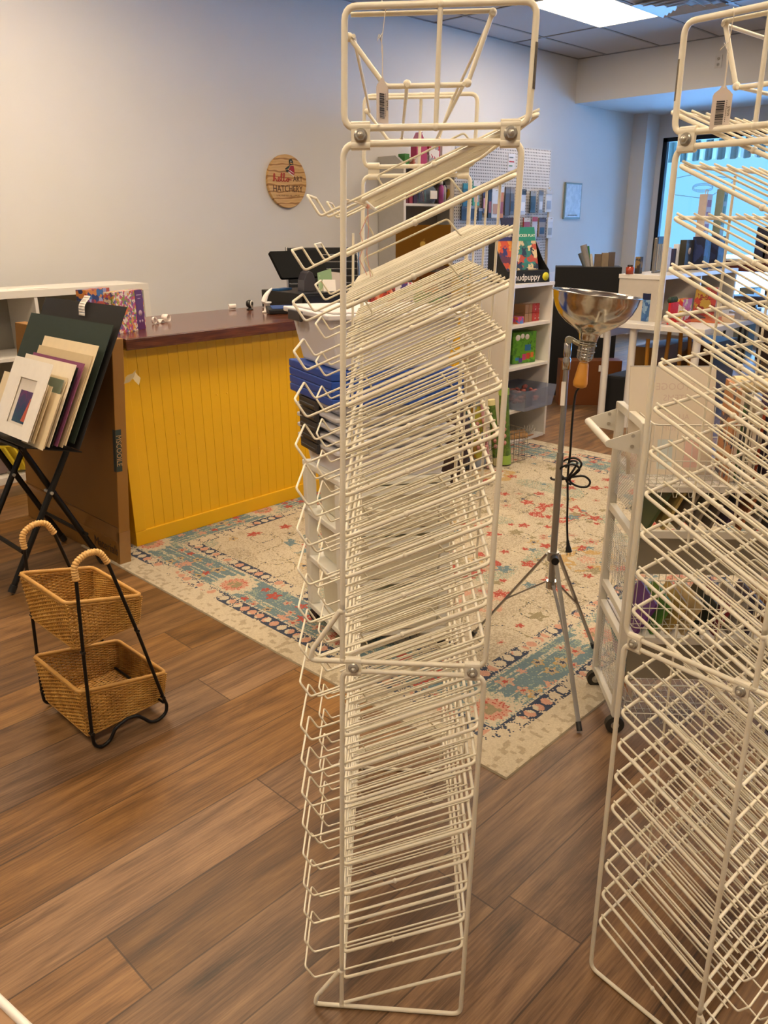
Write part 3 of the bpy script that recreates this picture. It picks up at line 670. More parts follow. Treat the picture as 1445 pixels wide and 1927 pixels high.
# script word "hello"
m = MB(); s_ = .001
def script(pts): m.tube([FR @ V((p[0]*.001, p[1]*.001, .0015)) for p in fillet([(*q, 0) for q in pts], 9, 4)], .0038, 5)
script([(-150, 0), (-138, 14), (-128, 48), (-136, 56), (-142, 40), (-142, -6), (-134, 16), (-122, 22), (-116, 8), (-112, -4), (-100, 2), (-84, 12), (-82, 26), (-94, 28), (-100, 10), (-92, -5), (-76, 2), (-62, 24), (-54, 56), (-62, 60), (-68, 40), (-64, 4), (-54, -4), (-44, 6), (-32, 36), (-28, 58), (-38, 60), (-42, 36), (-38, 4), (-28, -4), (-14, 8), (-4, 22), (8, 20), (12, 6), (2, -5), (-8, 2), (-6, 16), (6, 22), (24, 12), (40, 12)])
m.build('script_lettering', mat('sign_red_paint', '#a8352c', .6), e)
m = MB(); TRF = FR @ Matrix.Translation((.035, .085, .0006))
m.prism([(-.012, .075), (.012, .085), (.028, .065), (.030, .04), (.0, .035), (-.014, .05)], TRF, .002, 0)
m.prism([(-.05, .0), (-.02, .012), (.0, .04), (-.02, .03), (-.055, .01)], TRF, .002, 0); m.prism([(-.052, -.004), (-.04, -.018), (-.018, -.008), (-.028, .004)], TRF, .002, 0)
m.prism([(.0, .032), (.032, .034), (.040, .0), (.036, -.035), (.012, -.03), (-.022, -.006)], TRF, .0022, 1)
m.prism([(-.02, -.012), (.03, -.042), (.032, -.050), (-.026, -.018)], TRF, .003, 2); m.prism([(-.01, .0), (.03, -.020), (.031, -.025), (-.014, -.005)], TRF, .0028, 2); m.prism([(-.004, .048), (.018, .044), (.022, .05), (-.004, .056)], TRF, .003, 3); m.sphere(TRF @ V((.006, .064, .002)), .0055, 8, mi=2); m.sphere(TRF @ V((.006, .064, .005)), .003, 8, mi=0)
m.build('bird_emblem', [mat('emblem_teal', '#20302f', .6), mat('emblem_red', '#9c2230', .6), mat('emblem_white', '#d9cfc4', .6), mat('emblem_gold', '#c9973e', .6)], e)

# ================================================================== ITEMS ON THE COUNTER
def patterned(name, cols, scale, rough=.5, dist=.15):
    g = NT(name); o_, xyz = g.obj(); vo = g.node('ShaderNodeTexVoronoi'); vo.inputs['Scale'].default_value = scale
    nn = g.node('ShaderNodeTexNoise'); nn.inputs['Scale'].default_value = scale*1.5; g.put(nn.inputs['Vector'], o_)
    va = g.node('ShaderNodeVectorMath', operation='MULTIPLY_ADD'); g.put(va.inputs[0], nn.outputs['Color']); va.inputs[1].default_value = (dist/ (scale/10),)*3; g.put(va.inputs[2], o_)
    g.put(vo.inputs['Vector'], va.outputs[0]); sp = g.node('ShaderNodeSeparateColor'); g.put(sp.inputs[0], vo.outputs['Color'])
    n = len(cols); rp = g.ramp(sp.outputs[0], [(i/n, c) for i, c in enumerate(cols)]); rp.node.color_ramp.interpolation = 'CONSTANT'
    g.put(g.b.inputs['Base Color'], rp); g.b.inputs['Roughness'].default_value = rough; return g.m
M_floral = patterned('floral_print', ['#c9b9a2', '#a03c6a', '#c2652c', '#6f8a2e', '#d0c2ae', '#b04468', '#56507c', '#c48a34'], 95)
M_geo = patterned('geometric_print', ['#27315c', '#a5452a', '#8f8fae', '#c27b34', '#3b5f8c', '#6e3350'], 42, dist=.02)
M_pur = mat('purple_cover', '#55204e', .4)
def book_box(x, y, z, L_, D_, Hh, ang, mats_, label, cat='puzzle box', spine=True, name='puzzle_box', group=None):
    M = Matrix.Translation((x, y, z)) @ rz(ang); e = empty(name, (x, y, z), label, cat, group)
    m = MB(); m.box((0, 0, Hh/2), (L_, D_, Hh)); m.v = [M @ v for v in m.v]; m.build('carton', mats_[0], e, bevel=.001)
    if spine:
        m = MB(); m.box((L_/2-.027, -D_/2-.0006, Hh/2), (.054, .001, Hh*.985)); m.box((L_/2+.0005, 0, Hh/2), (.001, D_*.98, Hh*.985)); m.v = [M @ v for v in m.v]; sp = m.build('title_panel', mats_[1], e)
        m = MB(); F = M @ MX((L_/2-.027, -D_/2-.0014, 0), V((1, 0, 0)), V((0, 0, 1)), V((0, -1, 0)))
        m.lathe([(0, 0), (.013, 0), (.013, .0004), (0, .0004)], F @ Matrix.Translation((0, Hh*.42, 0)), 20, mi=0); 
        for dx in (-.009, .009): m.lathe([(0, 0), (.006, 0), (.006, .0004), (0, .0004)], F @ Matrix.Translation((dx, Hh*.22, 0)), 12)
        for k, w_ in enumerate((.036, .02)): m.prism([(-w_/2, 0), (w_/2, 0), (w_/2, .004), (-w_/2, .004)], F @ Matrix.Translation((0, Hh*(.86-.09*k), 0)), .0004)
        m.build('ornament', mat('lilac_print', '#a98a94', .6), sp)
    return e
book_box(1.835, 3.40, CT, .20, .055, .178, .42, (M_floral, M_pur), 'floral patterned puzzle box with purple spine on the counter end')
book_box(1.885, 3.475, CT, .20, .055, .172, .46, (M_floral, M_pur), 'second floral puzzle box standing behind the front one on the counter', spine=False)
_q = aty(180, 590, 3.80); book_box(_q.x, 3.80, CT, .17, .06, .165, .40, (M_geo, M_pur), 'dark blue puzzle box with geometric print at the back of the counter', spine=False)
# curled tape rolls / paper curls
M_curl = mat('white_curl_paper', '#e9ded6', .7)
def curl(x, y, r_, wd, ang, label, extra=False):
    m = MB(); n_ = 22
    def band(fn, n_):
        for k in range(n_):
            a, b_ = fn(k/n_), fn((k+1)/n_); m.add([V(a[0]), V(a[1]), V(b_[1]), V(b_[0])], [(0, 1, 2, 3)], 0, True)
    R = rz(ang); o = V((x, y, CT))
    def fn(t):
        a = t*5.6-1.2; rr = r_*(1-.25*t); p = V((rr*math.cos(a), 0, r_+rr*math.sin(a)+.001)); return (o+R @ (p-V((0, wd/2, 0))), o+R @ (p+V((0, wd/2, 0))))
    band(fn, n_)
    if extra:
        def f2(t):
            p = V((-.02-.075*t, 0, .003+.014*math.sin(t*5)**2+.03*max(0, t-.6))); q = wd*(.5-.3*t); return (o+R @ (p-V((0, q, 0))), o+R @ (p+V((0, q, 0))))
        band(f2, 14)
        def f3(t):
            a = t*6.1; p = V((-.095+.016*math.cos(a), 0, .018+.016*math.sin(a))); return (o+R @ (p-V((0, .006, 0))), o+R @ (p+V((0, .006, 0))))
        band(f3, 14)
    ob = m.build('paper_curl', M_curl, **T(label, 'paper curl')); s_ = ob.modifiers.new('solid', 'SOLIDIFY'); s_.thickness = .0008
curl(2.16, 3.60, .019, .034, .4, 'loose white ribbon of curled paper lying mid-counter', True)
curl(2.745, 3.86, .016, .040, 1.2, 'small white roll of tape near the back counter edge')
# barcode scanner puck
e = empty('webcam', (2.80, 3.77, CT), 'small black and white round camera standing near the register', 'camera')
MB().lathe([(0, 0), (.018, 0), (.02, .004), (.008, .008), (.008, .014), (0, .014)], Matrix.Translation((2.80, 3.77, CT)), 20).build('foot', M_black, e)
q = Matrix.Translation((2.80, 3.77, CT+.033)) @ rz(.5) @ Matrix.Rotation(math.pi/2, 4, 'X')
MB().lathe([(0, -.016), (.018, -.014), (.022, -.004), (.022, .006), (.017, .013), (0, .014)], q, 24).build('body', M_black, e)
MB().lathe([(.012, .0135), (.0195, .0125), (.0195, .0150), (.012, .0155)], q, 24).build('ring', mat('white_plastic', '#d9d4cd', .35), e)
# cash drawer
e = empty('cash_drawer', (3.12, 3.60, CT), 'flat black cash drawer on the counter beneath the tablet register', 'cash drawer')
MB().box((3.12, 3.60, CT+.052), (.42, .42, .096), rz(-.12).to_3x3()).build('case', mat('black_metal_case', '#0e0f10', .38), e, bevel=.003)
MB().box((3.12-.025, 3.385, CT+.050), (.40, .006, .075), rz(-.12).to_3x3()).build('drawer_front', mat('black_drawer', '#141516', .3), e, bevel=.001)
for (dx, dy) in ((-.18, -.18), (.18, -.18), (-.18, .18), (.18, .18)): MB().cyl((3.12+dx*.95, 3.60+dy*.95, CT), (3.12+dx*.95, 3.60+dy*.95, CT+.005), .012).build('foot', M_black, e)
dt = CT+.1
# tablet register tilted on stand
e = empty('tablet_register', (3.10, 3.66, dt), 'black tablet register screen tilted on a dark stand on the cash drawer', 'register')
sx = V((.995, -.10, 0)).normalized(); sy = V((-.06, .55, .83)).normalized(); sz_ = sx.cross(sy)
M = MX(V((3.10, 3.68, dt+.135)), sx, sy, sz_)
pl = fillet([(-.165, -.085, 0), (.165, -.085, 0), (.165, .085, 0), (-.165, .085, 0)], .012, 4, True)
MB().prism([(p.x, p.y) for p in pl], M @ Matrix.Translation((0, 0, -.009)), .018)  .build('screen', mat('screen_black', '#050505', .7, spec=.15), e)
prof = [(-.05, 0), (.05, 0), (.046, .06), (.025, .098), (0, .11), (-.025, .098), (-.046, .06)]
m = MB(); m.prism([(p[0]*.75, p[1]) for p in prof], MX(V((3.02, 3.50, dt)), V((.94, -.33, 0)), V((0, 0, 1)), V((.33, .94, 0))), .10); m.build('stand', mat('charcoal_plastic', '#37343a', .4), e, bevel=.003)
# cards leaning
for k, (dx, dz, w_, h_, a_, mt, lab) in enumerate(((.075, .0, .085, .11, .2, patterned('green_flyer', ['#9db48a', '#cfc8b4', '#7d9a72'], 18), 'pale green flyer leaning on the register stand'), (.085, .0, .075, .062, -.05, M_paper, 'small white business card leaning in front of the green flyer'), (.14, .0, .07, .10, -.1, mat('grey_card', '#b7ada4', .7), 'grey card standing at the right of the green flyer'))):
    o = V((3.02+dx, 3.455-.018*(2-k if k else 0)*(k > 0)-.004*k, dt)); X = V((.94, -.33, 0)); m = MB(); n_ = V((-.33, -.94, 0))
    Y = (V((0, 0, 1))-n_*.15).normalized(); M = MX(o, X, Y, X.cross(Y)) @ Matrix.Rotation(a_*0, 4, 'Z'); m.prism([(-w_/2, 0), (w_/2, 0), (w_/2, h_*(1+a_*.5)), (-w_/2, h_*(1-a_*.5))], M, .0015); m.build('flyer_card', mt, **T(lab, 'card'))
MB().box((2.98, 3.70, dt+.006), (.12, .05, .010), rz(.2).to_3x3()).build('blue_notebook', mat('blue_cover', '#1d4a78', .5), **T('slim blue notebook lying on the cash drawer behind the stand', 'notebook'), bevel=.001)
_cr = atz(531, 590, CT); _ss = atz(503, 588, CT)
# card reader and white dock
e = empty('card_reader', (_cr.x, _cr.y, CT), 'black handheld card reader with a blue lit screen by the counter edge', 'card reader')
M = Matrix.Translation((_cr.x, _cr.y, CT)) @ rz(-.55)
m = MB(); m.hexa([M @ V(p) for p in ((-.07, -.04, .002), (.07, -.04, .002), (.08, .04, .002), (-.08, .04, .002), (-.075, -.045, .025), (.075, -.045, .025), (.085, .045, .04), (-.085, .045, .04))]); m.build('body', M_black, e, bevel=.005)
m = MB(); m.hexa([M @ V(p) for p in ((-.055, -.03, .0285), (.055, -.03, .0285), (.06, .036, .040), (-.06, .036, .040), (-.055, -.03, .0295), (.055, -.03, .0295), (.06, .036, .041), (-.06, .036, .041))]); m.build('screen', mat('blue_screen', '#173463', .2, emit='#1f4f9a', estr=.18), e)
e = empty('scanner_stand', (_ss.x, _ss.y, CT), 'small curved white plastic scanner stand beside the card reader', 'stand')
m = MB(); m.lathe([(0, 0), (.028, 0), (.028, .006), (.018, .01), (.016, .045), (.026, .05), (.026, .056), (0, .058)], Matrix.Translation((_ss.x, _ss.y, CT)), 24); m.build('base', mat('white_plastic', '#d9d4cd', .35), e)
m = MB(); m.tube([V((_ss.x-.02+.03*t, _ss.y, CT+.055+.07*t**.8)) + V((.03*t*t, 0, 0)) for t in (0, .2, .4, .6, .8, 1)], .012, 8, rr=[.016, .015, .013, .011, .008, .004]); m.build('cradle', mat('white_plastic', '#d9d4cd', .35), e)
# office chair behind the counter
e = empty('office_chair', (4.12, 4.62, 0), 'black ribbed leather office chair behind the counter', 'chair')
cxv = V((.80, -.60, 0)); cyv = V((.60, .80, 0)); co = V((4.12, 4.62, 0)); Lth = mat('black_leather', '#1b1d20', .35)
m = MB(); nR = 13
for k in range(nR):
    z = .60+k*.05; b_ = .06*(k/nR)**2
    a = co+cyv*b_+V((0, 0, z)); m.hexa([a+cxv*-.25-cyv*.02, a+cxv*.25-cyv*.02, a+cxv*.25+cyv*.02, a+cxv*-.25+cyv*.02, a+cxv*-.25-cyv*.02+V((0, 0, .047)), a+cxv*.25-cyv*.02+V((0, 0, .047)), a+cxv*.25+cyv*.02+V((0, 0, .047)), a+cxv*-.25+cyv*.02+V((0, 0, .047))])
m.build('backrest', Lth, e, bevel=.006)
for s_ in (-1, 1): MB().tube([co+cxv*.26*s_+V((0, 0, .5)), co+cxv*.262*s_+V((0, 0, .9)), co+cxv*.26*s_+cyv*.06+V((0, 0, 1.25))], .012, 8).build('back_frame', mat('chrome', '#b5b3b0', .12, 1), e)
MB().box(co-cyv*.22+V((0, 0, .5)), (.5, .48, .09), Matrix.Rotation(math.atan2(cxv.y, cxv.x), 3, 'Z')).build('seat', Lth, e, bevel=.02)
MB().cyl(co-cyv*.22+V((0, 0, .08)), co-cyv*.22+V((0, 0, .455)), .025).build('gas_lift', M_black, e)
for k in range(5):
    a = k*2*math.pi/5; d_ = V((math.cos(a), math.sin(a), 0)); c0 = co-cyv*.22
    MB().tube([c0+V((0, 0, .09)), c0+d_*.30+V((0, 0, .07))], .018, 8, rr=[.022, .014]).build('base_arm', M_black, e)
    MB().cyl(c0+d_*.30+V((-d_.y*.012, d_.x*.012, .028)), c0+d_*.30+V((d_.y*.012, -d_.x*.012, .028)), .027).build('caster', M_black, e)
for s_ in (-1, 1): MB().tube(fillet([co+cxv*.27*s_+V((0, 0, .52)), co+cxv*.29*s_-cyv*.05+V((0, 0, .74)), co+cxv*.29*s_-cyv*.30+V((0, 0, .74)), co+cxv*.27*s_-cyv*.28+V((0, 0, .52))], .04, 4), .012, 8).build('armrest', M_black, e)

# laptop on a riser, lid towards us
lc = dict(); lx = V((.70, -.714, 0)); ly = V((.714, .70, 0)); lo = V((3.58, 3.335, 0))
lt = atpx(796, 425, 4.75)
e = empty('laptop', (lt.x, lt.y, 1.165), 'gold laptop with a bitten fruit emblem on its lid, back towards us', 'laptop')
M_gold = mat('gold_anodised', '#7d5618', .32, .75, noise=.03)
Ml = MX(V((lt.x, lt.y, 1.18)), lx, V((0, 0, 1))*.99+ly*-.08, lx.cross(V((0, 0, 1))))
m = MB(); m.prism([(p.x, p.y) for p in fillet([(-.163, 0, 0), (.163, 0, 0), (.163, .222, 0), (-.163, .222, 0)], .008, 3, True)], Ml, .006); m.build('lid', M_gold, e)
m = MB(); m.box(V((lt.x, lt.y, 1.172))+ly*.11, (.325, .225, .013), Matrix.Rotation(math.atan2(lx.y, lx.x), 3, 'Z')); m.build('base', M_gold, e, bevel=.002)
m = MB(); FL = Ml @ Matrix.Translation((0, .11, -.0004))
ap = []
for k in range(28):
    a = math.pi/2+2*math.pi*k/28; r_ = .020*(1+.06*math.sin(2*a)**2-.10*max(0, math.sin(a))**12-.06*max(0, -math.sin(a))**16); x_, y_ = r_*.92*math.cos(a), r_*math.sin(a)
    dd = math.hypot(x_-.024, y_-.003)
    if dd < .0115: f = .0115/dd; x_, y_ = .024+(x_-.024)*f, .003+(y_-.003)*f
    ap.append((x_, y_))
nrm = -1
m.prism([(p[0]*1, p[1]) for p in ap], FL @ Matrix.Translation((0, 0, .007)), .0006); m.prism([(.0, .023), (.003, .031), (.010, .036), (.009, .028)], FL @ Matrix.Translation((0, 0, .007)), .0006)
m.prism([(p[0]*1, p[1]) for p in ap], FL @ Matrix.Translation((0, 0, -.0006)), .0006); m.prism([(.0, .023), (.003, .031), (.010, .036), (.009, .028)], FL @ Matrix.Translation((0, 0, -.0006)), .0006)
m.build('lid_emblem', mat('emblem_brass', '#c2a04c', .25, .5), e)
m = MB(); m.box(V((lt.x, lt.y, 1.155))+ly*.11, (.36, .26, .018), Matrix.Rotation(math.atan2(lx.y, lx.x), 3, 'Z'))
for (a, b_) in ((-.16, 0), (.16, 0), (-.16, .22), (.16, .22)): q = V((lt.x, lt.y, 0))+lx*a+ly*b_; m.bx(q.x-.012, q.x+.012, q.y-.012, q.y+.012, CT, 1.147)
m.build('laptop_riser', mat('dark_walnut', '#3f2516', .5), **T('dark wooden riser carrying the gold laptop on the counter', 'riser'))
# children's activity boxes in front of the laptop
def flat_box(px, py, wd, ht, tilt, colr, label, y=3.30, deep=.04, rot=-.35, name='activity_box', graphic=None, z=None):
    p = aty(px, py, y); z0 = CT if z is None else z; c = V((p.x, y, z0))
    X = V((math.cos(rot), math.sin(rot), 0)); N = V((math.sin(rot), -math.cos(rot), 0)); Y = (V((0, 0, 1))*math.cos(tilt)-N*math.sin(tilt)).normalized()
    M = MX(c, X, Y, X.cross(Y)); e = empty(name, c, label, 'toy box', 'craft kits on the counter')
    hh = ht; m = MB(); m.prism([(-wd/2, 0), (wd/2, 0), (wd/2, hh), (-wd/2, hh)], M @ Matrix.Translation((0, 0, -deep)), deep); m.build('carton', colr, e, bevel=.001)
    if graphic: graphic(M @ Matrix.Translation((0, 0, .0006)), e, wd, hh)
    return e
col = lambda n, c: mat(n, c, .45, noise=.1, scale=20)
def gtext(txt, size, dx=0, dy=.5, c='#1c1c1c'):
    def f(M, e, w_, h_):
        m = MB(); m.text(txt, size, M @ Matrix.Translation((dx, h_*dy, 0)), ext=.0002); m.build('printed_title', mat('print'+c, c, .6), e)
    return f
def gcirc(r_, c, dx=0, dy=.6, txt=None):
    def f(M, e, w_, h_):
        m = MB(); m.lathe([(0, 0), (r_, 0), (r_, .0004), (0, .0004)], M @ Matrix.Translation((dx, h_*dy, 0)), 28); m.build('printed_circle', mat('print'+c, c, .6), e)
        if txt: m = MB(); m.text(txt, r_*.5, M @ Matrix.Translation((dx, h_*dy, .0006)), ext=.0002); m.build('printed_title', mat('printw', '#d8d8c8', .6), e)
    return f
flat_box(722, 520, .16, .12, .15, patterned('red_kit', ['#8f2a1c', '#b8481f', '#5b1c18', '#c98a6a'], 40), 'dark red and orange craft kit box at the left of the counter toys', y=3.27)
flat_box(758, 520, .15, .13, .15, patterned('purple_kit', ['#3c2a66', '#c7bfb8', '#b03a55', '#c7bfb8'], 26), 'purple and white striped craft kit box beside the red kit', y=3.275)
flat_box(752, 500, .12, .20, .1, col('pink_kit', '#a0566a'), 'pink kit box with a round face, under the laptop', y=3.36, graphic=gcirc(.028, '#d8cdb8', .0, .45))
flat_box(806, 500, .16, .17, .2, col('orange_kit', '#c77420'), 'orange paper kit standing in front of the laptop', y=3.40, graphic=gtext('PAPER', .035, .0, .75))
flat_box(784, 520, .1, .10, .2, col('green_kit', '#5c8a2c'), 'bright green kit between the pink and the orange ones', y=3.33)
flat_box(822, 520, .15, .065, .2, patterned('darkgreen_kit', ['#2f5a2a', '#5c8a2c', '#24402a'], 30), 'low dark green box at the front of the counter toys', y=3.25)
flat_box(868, 500, .17, .19, .12, col('yellow_kit', '#b08f3a'), 'tan yellow kit with a teal circle at the right end of the counter', y=3.33, graphic=gcirc(.04, '#3b8a86', .03, .72, 'GAMES'))
m = MB(); p = aty(785, 560, 3.22); m.box((p.x, 3.24, CT+.004), (.2, .12, .006), rz(-.2).to_3x3()); m.build('grey_leaflet', mat('grey_paper', '#a19c98', .7), **T('grey leaflet lying flat in front of the counter toys', 'leaflet'))
# ================================================================== PRINT RACK (folding X frame) with mat boards
M_blk = mat('black_tube_metal', '#0d0c0c', .42, .3)
e = empty('print_rack', (1.27, 3.36, 0), 'black folding X-frame print rack holding leaning mat boards', 'print rack')
def leg(x0, z0, x1, z1, y): 
    a = V((x0, y, z0)); b_ = V((x1, y, z1)); MB().tube([a, b_], .0125, 12).build('leg', M_blk, e)
    f = MB(); d_ = (b_-a).normalized(); f.tube([a-d_*.001, a+d_*.03], .015, 12); f.build('foot_cap', M_black, e)
Yn, Yf = 3.15, 3.52
for y in (Yn, Yf):
    leg(1.058, .012, 1.50, .77, y-.014); leg(1.468, .012, 1.197, .585, y+.014)
    MB().cyl((1.274, y-.032, .384), (1.274, y+.03, .384), .007, n=12).build('rivet', M_steel, e)
for (x, z) in ((1.50, .77), (1.200, .578), (1.13, .165), (1.40, .165)): MB().tube([(x, Yn-.014, z), (x, Yf+.014, z)], .009, 10).build('cross_bar', M_blk, e)
# sling that carries the boards
m = MB(); m.hexa([V((1.13, 2.95, .632)), V((1.345, 2.95, .572)), V((1.345, 3.62, .572)), V((1.13, 3.62, .632)), V((1.13, 2.95, .636)), V((1.345, 2.95, .576)), V((1.345, 3.62, .576)), V((1.13, 3.62, .636))]); m.build('sling', M_blk, e)
th = math.atan2(1.022-.566, 1.645-1.41)
def board(name, x0, z0, y0, wd, ht, colr, label, tilt=th, tk=.0022, window=None, group='mat boards in the print rack', dy=0):
    """board whose near bottom corner is (x0, y0, z0), leaning back along +x"""
    K_ = .93; x0 *= K_; y0 *= K_; z0 = H-(H-z0)*K_; wd *= K_; ht *= K_
    if window is not None: window = [q*K_ for q in window]
    d_ = V((math.cos(tilt), 0, math.sin(tilt))); Y = V((0, 1, dy)).normalized(); n_ = d_.cross(Y)
    n_ = V((-math.sin(tilt), 0, math.cos(tilt)))
    M = MX(V((x0, y0, z0)), Y, d_, n_)
    o = V((x0, y0, z0))
    if window is None:
        m = MB(); m.prism([(0, 0), (wd, 0), (wd, ht), (0, ht)], M @ Matrix.Translation((0, 0, -tk)), tk); return m.build(name, colr, **T(label, 'mat board', group)), M
    e2 = empty(name, o, label, 'matted picture'); a, b_, c, d2 = window
    m = MB()
    for (p, q, r_, s_) in ((0, wd, 0, c), (0, wd, d2, ht), (0, a, c, d2), (b_, wd, c, d2)): m.prism([(p, r_), (q, r_), (q, s_), (p, s_)], M @ Matrix.Translation((0, 0, -tk)), tk)
    m.build('mat_board', colr, e2); return e2, M
cr = [mat('cream_board', '#e2cfa9', .75), mat('ivory_board', '#e8dcc4', .75), mat('tan_board', '#c9b48c', .75)]
board('mat_board', 1.42, .532, Yn-.01, .76, .625, mat('black_board', '#191512', .7), 'large black mat board, rearmost in the print rack')
board('mat_board', 1.407, .560, Yn, .79, .515, mat('green_board', '#26332a', .7, noise=.1), 'large dark green mat board in front of the black one')
board('mat_board', 1.368, .560, Yn-.005, .50, .43, cr[0], 'tallest cream mat board standing against the green board')
board('mat_board', 1.357, .552, Yn+.004, .50, .395, cr[2], 'tan edged cream mat board, second from the green board')
board('mat_board', 1.335, .562, Yn, .48, .355, mat('plum_board', '#8a4a6b', .7), 'plum coloured mat board showing as a narrow strip among the cream ones')
board('mat_board', 1.318, .566, Yn+.006, .46, .335, M_black, 'thin black mat board beside the plum one')
board('mat_board', 1.300, .566, Yn-.004, .475, .35, cr[1], 'wide ivory mat board behind the picture mat')
board('mat_board', 1.286, .560, Yn+.01, .40, .30, cr[0], 'cream mat board half hidden behind the white picture mat')
board('mat_board', 1.276, .568, Yn+.01, .30, .285, mat('sage_board', '#6f7a66', .7), 'small grey green mat board peeking out behind the white picture mat')
board('mat_board', 1.266, .563, Yn-.02, .20, .235, cr[0], 'short cream mat board at the near right of the picture mat')
for k in range(4): board('mat_board', 1.256-.006*k, .585+.006*k, Yn+.03+.02*k, .36, .24, cr[k % 3], 'cream mat board hidden directly behind the white picture mat, layer %s' % ('nearest the front', 'second', 'third', 'rearmost')[k])
e2, M = board('framed_mat', 1.222, .600, Yn+.005, .355, .325, mat('white_board', '#ece6da', .75), 'white double mat with abstract teal and magenta picture, front of the print rack', tk=.003, window=(.085, .245, .05, .245))
m = MB(); m.prism([(0.0698, 0.0372), (0.2372, 0.0372), (0.2372, 0.2372), (0.0698, 0.2372)], M @ Matrix.Translation((0, 0, -.0085)), .001); m.build('inner_mat', mat('inner_mat_white', '#ddd5c8', .8), e2)
g = NT('abstract_art'); o_, (x, y, z) = g.obj(); nn = g.noise(o_, 16, 6, .7, 2.5); zz = g.math('ADD', g.math('MULTIPLY', z, 3.2), g.math('MULTIPLY', nn, .9)); zz = g.math('SUBTRACT', zz, .2)
g.put(g.b.inputs['Base Color'], g.ramp(zz, [(.0, '#1f6b74'), (.35, '#1d4a5c'), (.55, '#243a5e'), (.75, '#5b2f62'), (.95, '#8a2d5c')])); M_art = g.m
m = MB(); m.prism([(0.0856, 0.0558), (0.2000, 0.0558), (0.2000, 0.1814), (0.0856, 0.1814)], M @ Matrix.Translation((0, 0, -.0072)), .001); m.build('abstract_print', M_art, e2)
m = MB(); m.prism([(.094, .065), (.125, .065), (.100, .155), (.094, .16)], M @ Matrix.Translation((0, 0, -.0060)), .0004); m.build('coral_patch', mat('coral_paint', '#b5533e', .7, noise=.3, scale=60), e2)
e3 = empty('price_label', (1.655, 3.5, 1.05), 'curled white price label hanging over the top of the black mat board', 'label')
d_ = V((math.cos(th), 0, math.sin(th))); n_ = V((-math.sin(th), 0, math.cos(th))); tb = V((1.42*.93, (Yn+.33)*.93, H-(H-.532)*.93))+d_*.585+n_*.006
m = MB(); pr_ = None
for k in range(9):
    t = k/8; c = tb+d_*(.02-.085*t)+n_*(.012*math.sin(t*3.0)**2+.004*(1-t)); q = (c+V((0, -.026, 0)), c+V((0, .026, 0)))
    if pr_: m.add([pr_[0], pr_[1], q[1], q[0]], [(0, 1, 2, 3)], 0, True)
    pr_ = q
ob = m.build('label_card', M_paper, e3); sd = ob.modifiers.new('s', 'SOLIDIFY'); sd.thickness = .0006
m = MB()
for k in range(5):
    t = .12+.16*k; c = tb+d_*(.02-.085*t)+n_*(.012*math.sin(t*3.0)**2+.004*(1-t)+.0016); m.tube([c+V((0, -.018, 0)), c+V((0, .0+.004*(k % 3), 0)), c+V((0, .016, 0))], .0007, 4)
m.build('handwriting', mat('grey_ink', '#6f6864', .7), e3)

